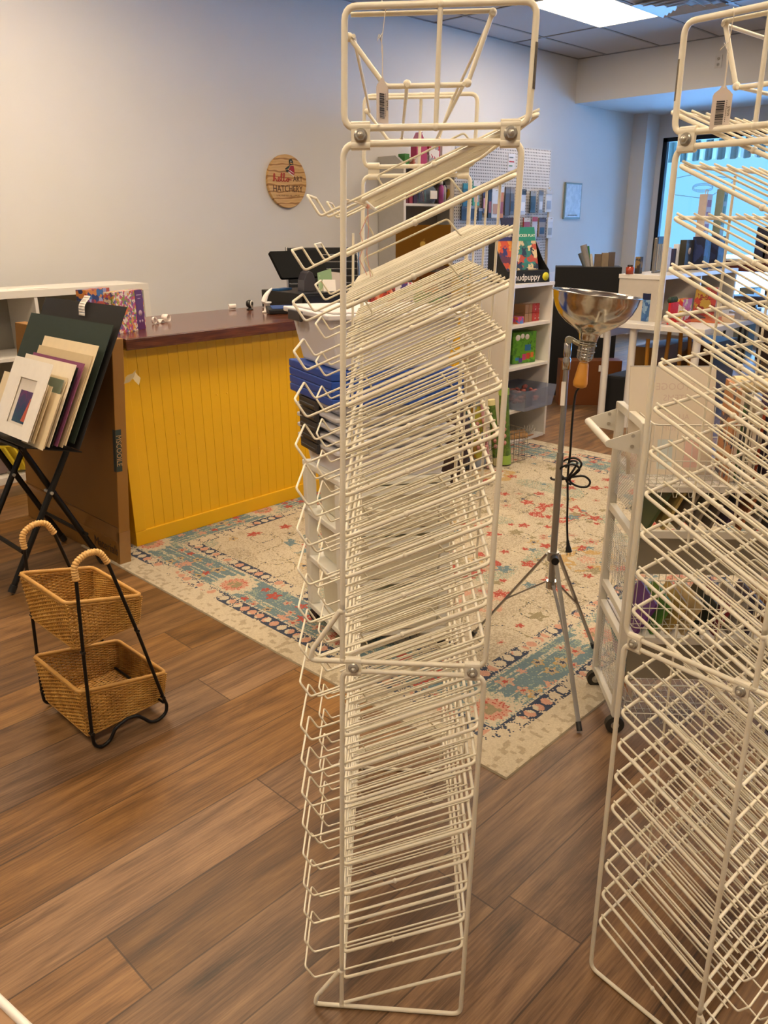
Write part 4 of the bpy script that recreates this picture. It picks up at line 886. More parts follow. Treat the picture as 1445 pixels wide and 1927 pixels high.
# ================================================================== WICKER BASKET STAND
g = NT('wicker'); o_, (x, y, z) = g.obj(); nn = g.noise(o_, 18, 3); g.put(g.b.inputs['Base Color'], g.ramp(nn, [(.3, '#946523'), (.5, '#b08034'), (.7, '#c4984c')])); g.b.inputs['Roughness'].default_value = .5
M_wick = g.m; M_rim = mat('rattan_rim', '#b98a45', .45, noise=.2, scale=60); M_handle = mat('rattan_handle', '#d3a662', .45, noise=.15, scale=60)
e = empty('basket_stand', (.91, 2.08, 0), 'two-tier wicker basket stand with black metal frame and rattan grips', 'basket stand')
def basket(x0, x1, y0, y1, zb0, zb1, zt0, zt1, fl):
    """wedge basket: left side x0 heights zb0..zt0, right side x1 heights zb1..zt1"""
    ins = .012
    def ring(t, off=0):
        i = ins*(1-t)
        def z(xf): return (zb0+(zb1-zb0)*xf)*(1-t)+(zt0+(zt1-zt0)*xf)*t
        a0, a1, b0, b1 = x0+i, x1-i, y0+i, y1-i
        return [V((a0, b0, z(0))), V((a1, b0, z(1))), V((a1, b1, z(1))), V((a0, b1, z(0)))]
    cnt = [int((x1-x0)/.014), int((y1-y0)/.014)]*2
    nrm = [V((0, -1, 0)), V((1, 0, 0)), V((0, 1, 0)), V((-1, 0, 0))]
    m = MB(); rows = 25
    for r_ in range(rows):
        t = (r_+.5)/rows; R = ring(t); pts = []; idx = r_
        for s_ in range(4):
            a, b_ = R[s_], R[(s_+1) % 4]; n_ = cnt[s_]
            for k in range(n_):
                for h in (0, .5):
                    f = (k+h)/n_; amp = .0032*math.cos(math.pi*(k+h+idx)); pts.append(a.lerp(b_, f)+nrm[s_]*amp)
        m.tube(pts, .0022, 5, True)
    # stakes
    A, B = ring(0), ring(1)
    for s_ in range(4):
        for k in range(cnt[s_]):
            f = k/cnt[s_]; m.tube([A[s_].lerp(A[(s_+1) % 4], f), B[s_].lerp(B[(s_+1) % 4], f)], .0018, 4)
    # floor weave
    n1, n2 = cnt[0], int((y1-y0)/.006)
    for k in range(n2):
        yy = A[0].y+(A[3].y-A[0].y)*(k+.5)/n2
        m.tube([V((A[0].x+(A[1].x-A[0].x)*j/(n1*2), yy, A[0].z+(A[1].z-A[0].z)*j/(n1*2)+.0018*math.cos(math.pi*(j/2+k)))) for j in range(n1*2+1)], .0026, 4)
    bk = m.build('basket', M_wick, e)
    rm = MB(); R = fillet(B, .018, 5, True)
    tot = []; 
    for i in range(len(R)):
        a, b_ = R[i], R[(i+1) % len(R)]; nseg = max(1, int((b_-a).length/.004))
        for j in range(nseg): tot.append(a.lerp(b_, j/nseg))
    rm.tube([p+V((0, 0, .003)) for p in tot], .0058, 8, True, rr=[.0056+.0007*(i % 2) for i in range(len(tot))]); rm.tube([p-V((0, 0, .006)) for p in tot], .0036, 6, True)
    rm.build('rim', M_rim, bk)
    bm = MB(); bm.tube([p-V((0, 0, .001)) for p in fillet([p+nrm[0]*0 for p in A], .012, 3, True)], .0032, 6, True); bm.build('base_band', M_rim, bk)
basket(.782, 1.047, 1.938, 2.226, .040, .050, .190, .137, 0)
basket(.782, .998, 1.938, 2.226, .318, .325, .461, .410, 1)
for (yy, nm) in ((1.922, 'near'), (2.243, 'far')):
    pth = [(.813, .535), (.802, .30), (.793, .062), (.795, .022), (.812, .0055), (.842, .012), (.862, .045), (.90, .058), (.932, .054), (.955, .030), (.972, .010), (.998, .0055), (1.026, .018), (1.030, .045), (1.022, .07), (.964, .32), (.902, .558)]
    P3 = [V((a, yy, b_)) for a, b_ in pth]
    MB().tube(fillet(P3, .03, 4), .0052, 8).build('side_frame', M_blk, e)
    hp = fillet([V((.813, yy, .525)), V((.811, yy, .572)), V((.850, yy, .592)), V((.885, yy, .588)), V((.905, yy, .548))], .04, 8)
    # resample
    L = [0]; 
    for i in range(1, len(hp)): L.append(L[-1]+(hp[i]-hp[i-1]).length)
    N = 120; rp = []
    for k in range(N+1):
        s_ = L[-1]*k/N; i = 1
        while i < len(L)-1 and L[i] < s_: i += 1
        f = (s_-L[i-1])/max(1e-9, L[i]-L[i-1]); rp.append(hp[i-1].lerp(hp[i], f))
    MB().tube(rp, .0085, 10, rr=[.0070+.0026*abs(math.sin(math.pi*k/5.5)) for k in range(N+1)]).build('handle', M_handle, e)
    for (a, b_) in ((.794, .062), (1.02, .075), (.802, .315), (.964, .32)): MB().cyl((a, yy-.008, b_), (a, yy+.008, b_), .005, n=8).build('screw', M_black, e)
MB().tube([(.797, 1.922, .05), (.797, 2.243, .05)], .004, 8).build('cross_rod', M_blk, e); MB().tube([(1.02, 1.922, .056), (1.02, 2.243, .056)], .004, 8).build('cross_rod', M_blk, e)

# ================================================================== PLASTIC DRAWER CART + STACKED BINS (behind the central rack)
kx = V((.742, -.670, 0)).normalized(); 
near = V((1.655, 1.815, .0065)); ex = V((.79, -.61, 0)).normalized(); ey = V((.30, .95, 0)).normalized()
CWx, CWy = .37, .30
def cart_box(m, a0, a1, b0, b1, z0, z1, mi=0, tap=0):
    def q(a, b_, z, t=0): return near+ex*a+ey*b_+V((0, 0, z))
    m.hexa([q(a0+tap, b0+tap, z0), q(a1-tap, b0+tap, z0), q(a1-tap, b1-tap, z0), q(a0+tap, b1-tap, z0), q(a0, b0, z1), q(a1, b0, z1), q(a1, b1, z1), q(a0, b1, z1)], mi)
M_wpl = mat('white_cart_plastic', '#e2e0d4', .4, noise=.02); M_clear = mat('frosted_plastic', '#d3cdb4', .35, noise=.05); M_tub = mat('clear_tub_plastic', '#d6d4d8', .3, noise=.03, alpha=.93)
e = empty('drawer_cart', near+ex*.18+ey*.15, 'white three-drawer plastic cart on casters behind the central rack', 'drawer cart')
for z in (.05, .245, .425, .60):
    m = MB(); cart_box(m, 0, CWx, 0, CWy, z, z+.022); m.build('frame_tray', M_wpl, e, bevel=.004)
for (a, b_) in ((0, 0), (CWx-.035, 0), (0, CWy-.035), (CWx-.035, CWy-.035)):
    m = MB(); cart_box(m, a, a+.035, b_, b_+.035, .072, .5995); m.build('post', M_wpl, e, bevel=.004)
    c = near+ex*(a+.018)+ey*(b_+.018); MB().cyl(c+V((-.010, 0, .022)), c+V((.010, 0, .022)), .0215).build('caster', M_black, e); MB().cyl(c+V((0, 0, .03)), c+V((0, 0, .052)), .006).build('caster_stem', M_black, e)
for z in (.075, .27, .45):
    m = MB(); cart_box(m, .037, CWx-.037, -.012, CWy-.04, z, z+.145, tap=.008); m.build('drawer', M_clear, e, bevel=.004)
    m = MB(); cart_box(m, .05, CWx-.05, -.018, -.013, z+.12, z+.15); m.build('drawer_handle', M_wpl, e)
# lidded bins
zb = .638
M_lid = mat('clear_lid', '#cfced2', .3, alpha=.93); M_latch = mat('dark_grey_latch', '#333236', .4); M_blue = mat('blue_lid_plastic', '#1f48a0', .35)
def bin_(z, h, label, lidmat, body, latch=True, lid_h=.016, big=0):
    e = empty('storage_bin', near+ex*.18+ey*.15+V((0, 0, z)), label, 'storage bin', 'clear lidded bins stacked on the drawer cart')
    m = MB(); cart_box(m, .01-big, CWx-.01+big, .01-big, CWy-.01+big, z, z+h-lid_h, tap=.012); m.build('tub', body, e, bevel=.004)
    m = MB(); cart_box(m, -.008-big, CWx+.008+big, -.008-big, CWy+.008+big, z+h-lid_h+.0005, z+h-.001); m.build('lid', lidmat, e, bevel=.004)
    if latch:
        for s_ in (0, 1):
            m = MB(); a = -.020-big if s_ == 0 else CWx+.0085+big; cart_box(m, a, a+.011, .11, .25, z+h-.036, z+h-.004)
            cart_box(m, a-.004 if s_ == 0 else a+.004, a+.010 if s_ == 0 else a+.015, .12, .24, z+h-.030, z+h-.020); m.build('latch', M_latch, e, bevel=.002)
bh = .036; z = .6225
for k in range(5):
    h_ = .097 if k == 0 else bh
    bin_(z, h_, ('lowest', 'second', 'middle', 'fourth', 'uppermost')[k]+' shallow clear bin with dark latch in the stack on the drawer cart', M_lid, M_tub); z += h_
zz = z
for k, lab in enumerate(('lower blue plastic bin lid in the stack behind the central rack', 'second blue plastic lid above the lower one', 'third blue plastic lid in the stack', 'topmost blue lid directly under the tall clear tub')):
    m = MB(); cart_box(m, -.022, CWx+.022, -.022, CWy+.022, zz+.0005, zz+.0265); m.build('bin_lid', M_blue, **T(lab, 'lid', 'blue lids nested in the bin stack'), bevel=.004).modifiers['bevel'].segments = 3
    zz += .027
e = empty('storage_tub', near+ex*.18+ey*.15+V((0, 0, zz)), 'tall clear plastic tub with white lid and grey latches on top of the bin stack', 'storage tub')
m = MB(); cart_box(m, -.012, CWx+.012, -.012, CWy+.012, zz+.0005, zz+.155, tap=.025); m.build('tub', M_tub, e, bevel=.01)
m = MB(); cart_box(m, -.030, CWx+.030, -.030, CWy+.030, zz+.1555, zz+.172); cart_box(m, -.008, CWx+.008, -.008, CWy+.008, zz+.172, zz+.180); m.build('lid', mat('white_lid', '#d3cfcf', .35), e, bevel=.005)
for s_ in (0, 1):
    m = MB(); a = -.041 if s_ == 0 else CWx+.0305; cart_box(m, a, a+.011, .16, .26, zz+.135, zz+.168); m.build('latch', M_latch, e, bevel=.003)

# ================================================================== WHITE SHELF UNIT at the right of the counter
UX0, UX1, UY0, UY1, UH = 4.235, 4.735, 3.022, 3.42, 1.042
e = empty('white_shelf_unit', ((UX0+UX1)/2, 3.2, 0), 'narrow white bookshelf with open shelves standing right of the yellow counter', 'shelf unit')
for xx in (UX0, UX1-.02): MB().bx(xx, xx+.02, UY0, UY1, .0065, UH-.021).build('side_board', M_white, e)
MB().bx(UX0, UX1, UY0-.004, UY1, UH-.0205, UH).build('top_board', M_white, e)
for z in (.02, .235, .52, .79): MB().bx(UX0+.0205, UX1-.0205, UY0+.002, UY1-.006, z-.018, z).build('shelf_board', M_white, e)
MB().bx(UX0+.0205, UX1-.0205, UY1-.0055, UY1, .02, UH-.022).build('back_panel', mat('beige_back', '#a79a8c', .6), e)
# red packs on second shelf
M_red = patterned('red_pack', ['#a82a22', '#a82a22', '#b5352b', '#d9cfc4'], 30)
for k in range(2):
    for j in range(4):
        x = 4.50+.042*j; z = .7905+.058*k; m = MB(); m.bx(x, x+.038, 3.08, 3.17, z, z+.056)
        m.build('small_carton', M_red if j > 1 else mat('kraft_carton', '#9a7350', .6), **T(('lower' if k == 0 else 'upper')+' row small '+('red' if j > 1 else 'kraft')+' carton, '+('first', 'second', 'third', 'fourth')[j]+' from the left on the shelf', 'carton', 'small cartons on the second shelf'), bevel=.001)
MB().bx(4.39, 4.46, 3.06, 3.15, .7905, .835).build('small_carton', patterned('pink_pack', ['#b5356b', '#d0703a', '#3f6fae'], 60), **T('tiny pink striped carton left of the red packs', 'carton'), bevel=.001)
e = empty('craft_box', (4.55, 3.10, .5205), 'bright green craft box with colourful tubs printed on it, third shelf', 'craft box')
Mb = rz(-.25); m = MB(); m.box((4.54, 3.14, .625), (.20, .10, .205), Mb.to_3x3()); m.build('carton', patterned('green_craft', ['#4f8a1e', '#5f9a24', '#3f7420', '#5f9a24'], 14, dist=.4), e, bevel=.001)
F = MX(V((4.54, 3.14, .5225)), Mb @ V((1, 0, 0)), V((0, 0, 1)), Mb @ V((0, -1, 0))) @ Matrix.Translation((0, 0, .0506))
for (x_, y_, w_, h_, c) in ((-.0, .04, .03, .04, '#b8356b'), (.035, .045, .03, .04, '#b5402a'), (.07, .05, .025, .035, '#c56a28'), (-.03, .02, .03, .03, '#4a3a7c'), (.03, .1, .05, .04, '#2f6f9c'), (-.06, .03, .03, .02, '#2f7aa8')):
    m = MB(); m.prism([(x_-w_/2, y_-h_/2), (x_+w_/2, y_-h_/2), (x_+w_/2, y_+h_/2), (x_-w_/2, y_+h_/2)], F, .0006); m.build('printed_picture', mat('pic'+c, c, .5), e)
for (x_, y_, r_) in ((-.06, .17, .02), (-.02, .178, .017), (.02, .172, .018)): m = MB(); m.lathe([(0, 0), (r_, 0), (r_, .0006), (0, .0006)], F @ Matrix.Translation((x_, y_, 0)), 20); m.build('printed_badge', M_paper, e)
e = empty('clear_bin', (4.55, 3.15, .2355), 'clear plastic bin of pink craft pieces on the fourth shelf, jutting forward', 'bin')
m = MB(); M_cb = mat('blue_clear_plastic', '#8c94a8', .2, alpha=.45, noise=.02)
def obox(m, x0, x1, y0, y1, z0, z1, t, sp=.02):
    """open tub with flared walls"""
    b_ = [V((x0+sp, y0+sp, z0)), V((x1-sp, y0+sp, z0)), V((x1-sp, y1-sp, z0)), V((x0+sp, y1-sp, z0))]; t_ = [V((x0, y0, z1)), V((x1, y0, z1)), V((x1, y1, z1)), V((x0, y1, z1))]
    m.hexa([*b_, *[p+V((0, 0, t)) for p in b_]]); c = V(((x0+x1)/2, (y0+y1)/2, 0))
    for i in range(4):
        a, b2, d_, c2 = b_[i], b_[(i+1) % 4], t_[i], t_[(i+1) % 4]
        def inn(p): q = V((c.x-p.x, c.y-p.y, 0)); return p+V((math.copysign(t, q.x), math.copysign(t, q.y), 0))
        m.hexa([a, b2, inn(b2), inn(a), d_, c2, inn(c2), inn(d_)])
obox(m, 4.34, 4.70, 2.93, 3.25, .2365, .375, .003); m.build('tub', M_cb, e)
m = MB()
rnd = random.Random(8)
for k in range(60): m.sphere((rnd.uniform(4.41, 4.66), rnd.uniform(3.0, 3.2), rnd.uniform(.25, .345)), rnd.uniform(.012, .02), 6, sc=(1.2, 1, .6))
m.build('craft_pieces', mat('pink_pieces', '#a0584e', .6, noise=.3, scale=70), **T('heap of small pink and red craft pieces inside the clear bin', 'craft pieces'), kind='stuff')
m = MB(); m.box((4.455, 2.985, .30), (.09, .003, .10), rz(.1).to_3x3()); m.build('dark_card', mat('dark_teal_card', '#1e2b30', .5), **T('dark teal card taped on the front of the clear bin', 'card'))
for k, (x, y, r_, l_, lab) in enumerate(((4.50, 3.10, .022, .16, 'fat light wooden roll lying on the bottom shelf'), (4.46, 3.05, .017, .15, 'thinner wooden roll in front on the bottom shelf'))):
    MB().cyl((x-.08, y+.03, .0205+r_), (x+.06, y-.02, .0205+r_), r_).build('wooden_roll', mat('pale_wood', '#a9804f', .6), **T(lab, 'wooden roll'))
MB().tube([(4.47, 3.035, .028), (4.60, 3.03, .028)], .006, 8, rr=[.007, .003]).build('paint_brush', mat('orange_wood', '#b06a24', .5), **T('short orange handled brush on the bottom shelf', 'brush'))
m = MB()
for k in range(14): a = V((4.62+rnd.uniform(-.03, .03), 3.08+rnd.uniform(-.03, .03), .035)); m.tube([a, a+V((rnd.uniform(-.03, .03), rnd.uniform(-.02, .02), rnd.uniform(.0, .04)))], .003, 5)
m.build('clear_packet', mat('shiny_film', '#c9c4bd', .1, alpha=.6), **T('crumpled clear packet at the right of the bottom shelf', 'packet'))
# wire bin with rolled wraps in front of the unit
e = empty('wire_bin', (3.98, 2.85, 0), 'thin wire bin on the rug holding green and patterned rolls', 'wire bin')
m = MB()
for z in (.012, .07, .14, .20): m.tube(fillet([(3.78, 2.78, z), (4.10, 2.74, z), (4.14, 2.93, z), (3.82, 2.97, z)], .02, 3, True), .0018, 5, True)
B4 = [V((3.78, 2.78, .012)), V((4.10, 2.74, .012)), V((4.14, 2.93, .012)), V((3.82, 2.97, .012))]
for i in range(4):
    for k in range(8): p = B4[i].lerp(B4[(i+1) % 4], k/8); m.tube([p, p+V((0, 0, .19))], .0014, 4)
m.build('wire_grid', mat('grey_wire', '#7c776c', .4, .6), e)
M_ply = patterned('olive_wrap', ['#46611f', '#5a7528', '#3f5a22', '#516d24'], 12, dist=.5)
def rollwrap(px, py0, ptop, w_, matl, capm, label, D=None, nm='gift_roll'):
    b_ = atz(px, py0, .016); t_ = b_.copy(); n_ = (V((b_.x, b_.y, 0))).normalized()
    d = (V((ptop[0], ptop[1], 0)))
    # top on vertical plane through base
    dr = fw + r2*((ptop[0]-722.5)/1507.944) + u2*((963.5-ptop[1])/1507.944); k = (b_.x*n_.x+b_.y*n_.y)/(dr.x*n_.x+dr.y*n_.y); tp = V((0, 0, H))+dr*k
    e = empty(nm, b_, label, 'roll'); ax = (tp-b_)
    MB().tube([b_+ax*.12, b_+ax*.92], w_, 16, rr=[w_, w_*.82]).build('wrap', matl, e); MB().tube([b_, b_+ax*.12], w_*1.06, 16).build('end_cap', capm, e); MB().tube([b_+ax*.92, tp], w_*.9, 16).build('end_cap', capm, e)
    m = MB()
    for kk in range(5): a = kk*1.3+1; q = b_+ax*(.3+.09*kk)-n_*w_*.97; m.sphere(q, .012, 8, sc=(1, 1, 1.2))
    m.build('printed_flower', mat('wrap_flower', '#8f8a3a' if kk % 2 else '#b07a72', .6), e)
rollwrap(950, 872, (948, 731), .036, M_ply, mat('lime_cap', '#8fae4a', .5), 'tall olive green roll with lime caps in the wire bin')
rollwrap(936, 874, (924, 752), .026, M_ply, mat('cream_cap', '#cfc68e', .5), 'shorter olive roll with cream caps beside the tall one')
rollwrap(902, 876, (896, 752), .042, patterned('fruit_wrap', ['#8f8a2a', '#b07a2a', '#7a8a9c', '#a8a03a'], 18, dist=.3), mat('greyblue_cap', '#8e98a6', .5), 'yellow and grey patterned roll at the left of the wire bin')
rollwrap(880, 880, (877, 755), .03, patterned('mix_wrap', ['#7a8a2a', '#2f5a4a', '#8f3a2a', '#1f2f4a'], 20, dist=.3), mat('navy_cap', '#232b3c', .5), 'multicoloured roll with navy caps leaning in the wire bin')
rollwrap(920, 880, (905, 745), .012, mat('pink_roll_paper', '#b5868a', .6), mat('pink_roll_cap', '#c79a9c', .6), 'slim pink roll between the patterned and the green rolls')

# dark bag between counter and wire bin
e = empty('fabric_bag', (3.32, 2.78, 0), 'dark crumpled bag with a white top sitting on the floor behind the stacked bins', 'bag')
m = MB(); m.sphere((3.32, 2.78, .27), .20, 20, sc=(.85, .8, 1.35)); bb = m.build('bag_body', mat('dark_maroon_fabric', '#2c1a1c', .8, noise=.5, scale=12, bump=.8), e)
m = MB(); m.sphere((3.30, 2.76, .52), .12, 16, sc=(1, .9, .45)); m.build('bag_top', mat('pale_fabric', '#a59c9a', .8, bump=.8), e)
MB().tube(fillet([(3.2, 2.74, .5), (3.22, 2.74, .63), (3.42, 2.74, .63), (3.44, 2.74, .5)], .04, 4), .014, 8).build('bag_handle', mat('navy_fabric', '#161a26', .8), e)
# ================================================================== TALL BOOKCASE against the back wall
TX0, TX1, TY0, TY1, TH_ = 5.54, 6.38, 5.13, 5.44, 1.97
e = empty('tall_bookcase', (5.96, 5.28, 0), 'tall grey-white bookcase against the far wall behind the laptop', 'bookcase')
Mg = mat('grey_white_laminate', '#b4b0a8', .45)
for xx in (TX0, TX1-.03):
    m = MB(); m.prism([(TY0, 0), (TY1, 0), (TY1, TH_), (TY0+.10, TH_), (TY0, TH_-.07)], MX(V((xx, 0, 0)), V((0, 1, 0)), V((0, 0, 1)), V((1, 0, 0))), .03); m.build('side_board', Mg, e)
for z in (.03, .45, .85, 1.22, 1.58, 1.885): MB().bx(TX0+.031, TX1-.031, TY0+.003, TY1-.008, z-.02, z).build('shelf_board', M_white, e)
MB().bx(TX0+.031, TX1-.031, TY1-.007, TY1, .03, TH_-.01).build('back_panel', mat('bookcase_back', '#857d76', .6), e)
MB().bx(TX0+.0005, TX0+.029, TY0-.003, TY0-.0005, 0, TH_-.075).build('edge_strip', M_white, e)
def item(name, x0, x1, y0, y1, z0, h, matl, label, cat, group=None, bevel=.002): return MB().bx(x0, x1, y0, y1, z0, z0+h).build(name, matl, **T(label, cat, group), bevel=bevel)
def jar(name, x, y, z, r_, h, body, capc, label, cat, group=None):
    e = empty(name, (x, y, z), label, cat, group); MB().lathe([(0, 0), (r_, 0), (r_, h*.72), (r_*.6, h*.8), (r_*.6, h*.84), (0, h*.84)], Matrix.Translation((x, y, z)), 20).build('bottle', body, e)
    MB().lathe([(0, 0), (r_*.7, 0), (r_*.65, h*.16), (0, h*.16)], Matrix.Translation((x, y, z+h*.845)), 16).build('cap', capc, e); return e
# top shelf goods
e = empty('house_ornament', (5.80, 5.22, 1.8855), 'deep pink house-shaped box standing on top of the tall bookcase', 'ornament')
m = MB(); m.prism([(-.07, 0), (.07, 0), (.07, .17), (0, .27), (-.07, .17)], MX(V((5.80, 5.22, 1.8855)), V((1, 0, 0)), V((0, 0, 1)), V((0, -1, 0))), .07); m.build('house_body', mat('deep_pink', '#a83058', .5), e)
m = MB(); m.hexa([V(p) for p in ((5.725, 5.145, 2.05), (5.80, 5.145, 2.16), (5.80, 5.225, 2.16), (5.725, 5.225, 2.05), (5.722, 5.145, 2.056), (5.80, 5.145, 2.168), (5.80, 5.225, 2.168), (5.722, 5.225, 2.056))]); m.build('house_roof', mat('pale_pink', '#c9798f', .5), e)
item('boxed_kit', 5.60, 5.66, 5.17, 5.25, 1.8855, .10, col('kit_green', '#3f7a3a'), 'green kit box on top of the bookcase, left end', 'kit box')
item('boxed_kit', 5.68, 5.76, 5.14, 5.2, 1.8855, .075, patterned('kit_mix', ['#c0b4a8', '#a85a4a', '#c0b4a8'], 40), 'pale speckled kit box before the pink house', 'kit box')
item('boxed_kit', 5.90, 6.05, 5.15, 5.28, 1.8855, .19, patterned('kit_white', ['#d8d2ce', '#d8d2ce', '#8f8a8c', '#a82f44'], 30), 'white and red kit box right of the pink house', 'kit box')
item('boxed_kit', 6.08, 6.2, 5.15, 5.28, 1.8855, .24, mat('kit_paper_white', '#d5d0d0', .6), 'tall white kit box at the right end of the bookcase top', 'kit box')
# goods shelf 1.58
rnd = random.Random(12)
for k, c in enumerate(('#5a2430', '#8c3040', '#3a2c4a')): item('boxed_kit', 5.60+.06*k, 5.645+.06*k, 5.17, 5.28, 1.5805, .11+.03*k, col('gk%d' % k, c), ('plum', 'crimson', 'violet')[k]+' kit box at the left of the bookcase middle shelf', 'kit box', 'kits on the bookcase shelf')
e = empty('glass_jar', (5.92, 5.22, 1.5805), 'round glass jar with a white label on the bookcase shelf', 'jar')
MB().lathe([(0, 0), (.10, .0), (.125, .05), (.12, .12), (.08, .17), (.08, .20), (0, .2)], Matrix.Translation((5.92, 5.24, 1.5805)), 28).build('glass', mat('jar_glass', '#7d8ea3', .1, alpha=.5), e)
MB().bx(5.87, 5.965, 5.105, 5.11, 1.62, 1.69).build('paper_label', M_paper, e)
for k, c in enumerate(('#2f5aa0', '#7c3a8c', '#a03a3a', '#2f7a5a')): MB().tube([(5.87+.03*k, 5.24, 1.60), (5.86+.035*k, 5.24+.01*k, 1.80)], .006, 6).build('marker_pen', col('mp%d' % k, c), **T(('blue', 'purple', 'red', 'green')[k]+' marker pen standing in the glass jar', 'pen', 'pens in the glass jar'))
jar('paint_bottle', 6.13, 5.20, 1.5805, .024, .20, col('magenta_paint', '#a8488c'), M_white, 'magenta paint bottle on the bookcase shelf', 'bottle', 'paint bottles')
jar('paint_bottle', 6.19, 5.22, 1.5805, .024, .20, mat('grey_bottle', '#a8a5ab', .3), M_black, 'pale grey paint bottle beside the magenta one', 'bottle', 'paint bottles')
item('boxed_kit', 6.24, 6.32, 5.17, 5.25, 1.5805, .17, patterned('kit_yw', ['#c79a2a', '#d8d2ce', '#2f4a8c', '#c79a2a'], 30), 'yellow and blue kit box at the shelf right end', 'kit box')
item('boxed_kit', 5.62, 5.74, 5.2, 5.3, 1.2205, .06, M_black, 'small black box in the dark lower bookcase shelf', 'box')
item('boxed_kit', 5.78, 5.85, 5.2, 5.3, 1.2205, .09, M_black, 'black canister in the dark lower bookcase shelf', 'box')

# ================================================================== PEGBOARD on a slanted frame
PY = 4.62; pr0 = aty(1036.6, 283.3, PY); PX1 = pr0.x; PZ1 = pr0.z; PX0 = 5.62; PZ0 = aty(1030, 505, PY).z
g = NT('pegboard'); o_, (x, y, z) = g.obj(); pp = .0254
fx = g.math('SUBTRACT', g.math('FRACT', g.math('DIVIDE', x, pp)), .5); fz = g.math('SUBTRACT', g.math('FRACT', g.math('DIVIDE', z, pp)), .5)
hole = g.math('LESS_THAN', g.math('ADD', g.math('MULTIPLY', fx, fx), g.math('MULTIPLY', fz, fz)), .055)
g.put(g.b.inputs['Base Color'], g.mix(hole, '#c3c0bd', '#3c3a3c')); g.b.inputs['Roughness'].default_value = .5
e = empty('pegboard_stand', ((PX0+PX1)/2, PY, 0), 'white perforated pegboard display stand with beige legs near the window', 'pegboard')
MB().bx(PX0, PX1, PY, PY+.006, PZ0, PZ1).build('pegboard', g.m, e)
M_leg = mat('beige_wood_leg', '#b8ab96', .5)
lt_ = aty(1042, 352, PY-.03); 
for (dx, dy) in ((0, -.015), (0, .35)):
    tp = V((PX1+.02, PY+.02, lt_.z)); bt = V((PX1+.035 + (.03 if dy > 0 else 0), PY+dy, 0)); MB().tube([bt, tp], .022, 4).build('leg', M_leg, e)
for xx in (PX0-.01, ): MB().tube([(xx, PY+.02, 0), (xx, PY+.02, PZ1-.3)], .022, 4).build('leg', M_leg, e)
MB().bx(PX0, PX1, PY+.007, PY+.03, PZ0+.02, PZ0+.06).build('rail', M_leg, e); MB().bx(PX0, PX1, PY+.007, PY+.03, 1.5, 1.54).build('rail', M_leg, e)
def pack(px, py, w_, h_, colr, label, head='#d8d6d8', depth=.012, win=None, grp='packaged tools hung on the pegboard'):
    p = aty(px, py, PY-.03); z1 = p.z; x = p.x; e = empty('hanging_package', (x, PY-.03, z1-h_), label, 'package', grp)
    MB().bx(x-w_/2, x+w_/2, PY-.03-depth, PY-.03, z1-h_, z1).build('package_body', colr, e, bevel=.002)
    if head: MB().bx(x-w_/2-.001, x+w_/2+.001, PY-.0315-depth, PY-.0305-depth+.0003, z1-h_*.22, z1).build('header_card', mat('hd'+head, head, .5), e)
    if win: MB().bx(x-w_*.35, x+w_*.35, PY-.0320-depth, PY-.0308-depth, z1-h_*.85, z1-h_*.5).build('window_print', mat('wp'+win, win, .4), e)
    MB().tube([(x, PY, z1-.012), (x, PY-.06, z1-.012), (x, PY-.062, z1-.006)], .0018, 5).build('hook', M_steel, e)
wh, gr, bk = '#cfd3dc', '#6f6a68', '#22201f'
cmat = lambda c: mat('pk'+c, c, .4, noise=.15, scale=30)
row1 = [(876, 345, .085, .19, '#2b5f74', '#3b8a9c', None), (895, 340, .085, .2, '#4aa394', '#d8d6d8', '#c9a0a0'), (912, 345, .07, .24, '#3a2a3a', '#d8d6d8', '#c78aa0'), (921, 348, .05, .27, '#221f22', '#221f22', '#8c4a4a'), (931, 356, .10, .24, '#c9d3e0', None, '#b58a68'), (943, 348, .06, .28, '#c77a24', '#c9d3e0', '#8f3a24'), (954, 352, .07, .24, '#4a4442', '#6f6a68', None), (963, 352, .06, .24, '#5a5450', '#8a8480', '#2a2826'), (983, 356, .09, .22, '#b9c4d6', '#2a2826', '#e0e4ec'), (1002, 360, .09, .19, '#2f332a', '#8f949c', '#22271f'), (1017, 358, .07, .20, '#8d97a8', '#5f6470', '#c5ccd8'), (1032, 356, .10, .205, '#c3cad6', '#b5bac4', '#8c98b0')]
names1 = ['dark teal package, leftmost on the upper peg row', 'mint and white package, second on the upper peg row', 'dark package with pink print, upper peg row', 'narrow black package beside the pink printed one', 'wide pale blue package with brown print, upper peg row', 'orange package on the upper peg row', 'dark grey package right of the orange one', 'charcoal brush set right of the dark grey package', 'silver blue package with black header, upper peg row', 'olive black package with grey header, upper peg row', 'grey blue package between the black and the white ones', 'white package at the right end of the upper peg row']
for r_, nme in zip(row1, names1): pack(r_[0], r_[1], r_[2]*1.0, r_[3]*1.0, cmat(r_[4]), nme, r_[5], win=r_[6])
row2 = [(873, 388, .09, .11, '#23262c', '#3a4452', None), (889, 387, .08, .11, '#2c3340', '#7a8aa0', None), (902, 392, .05, .10, '#3a4252', '#8a94a8', None), (886, 425, .06, .10, '#c5cad2', None, '#38507c'), (990, 410, .10, .16, '#96291f', '#c9c2bc', '#3a2c2a'), (1005, 408, .085, .19, '#b9b6c4', '#a03040', None), (1019, 410, .11, .17, '#8f7a62', '#3f3440', '#1f1c1c'), (1034, 409, .09, .19, '#c5ccd8', '#d5dae4', '#8f96a0'), (1010, 455, .07, .16, '#b8a3ae', None, '#9c5a68')]
names2 = ['black boxed tool, left on the lower peg row', 'navy package beside the black boxed tool', 'small slate package on the lower peg row', 'small white package with blue mark on the pegboard', 'red package on the lower peg row, right side', 'white slip package with red header', 'brown package with black label, lower peg row', 'white package at the right end of the lower peg row', 'pink striped package hanging low on the pegboard']
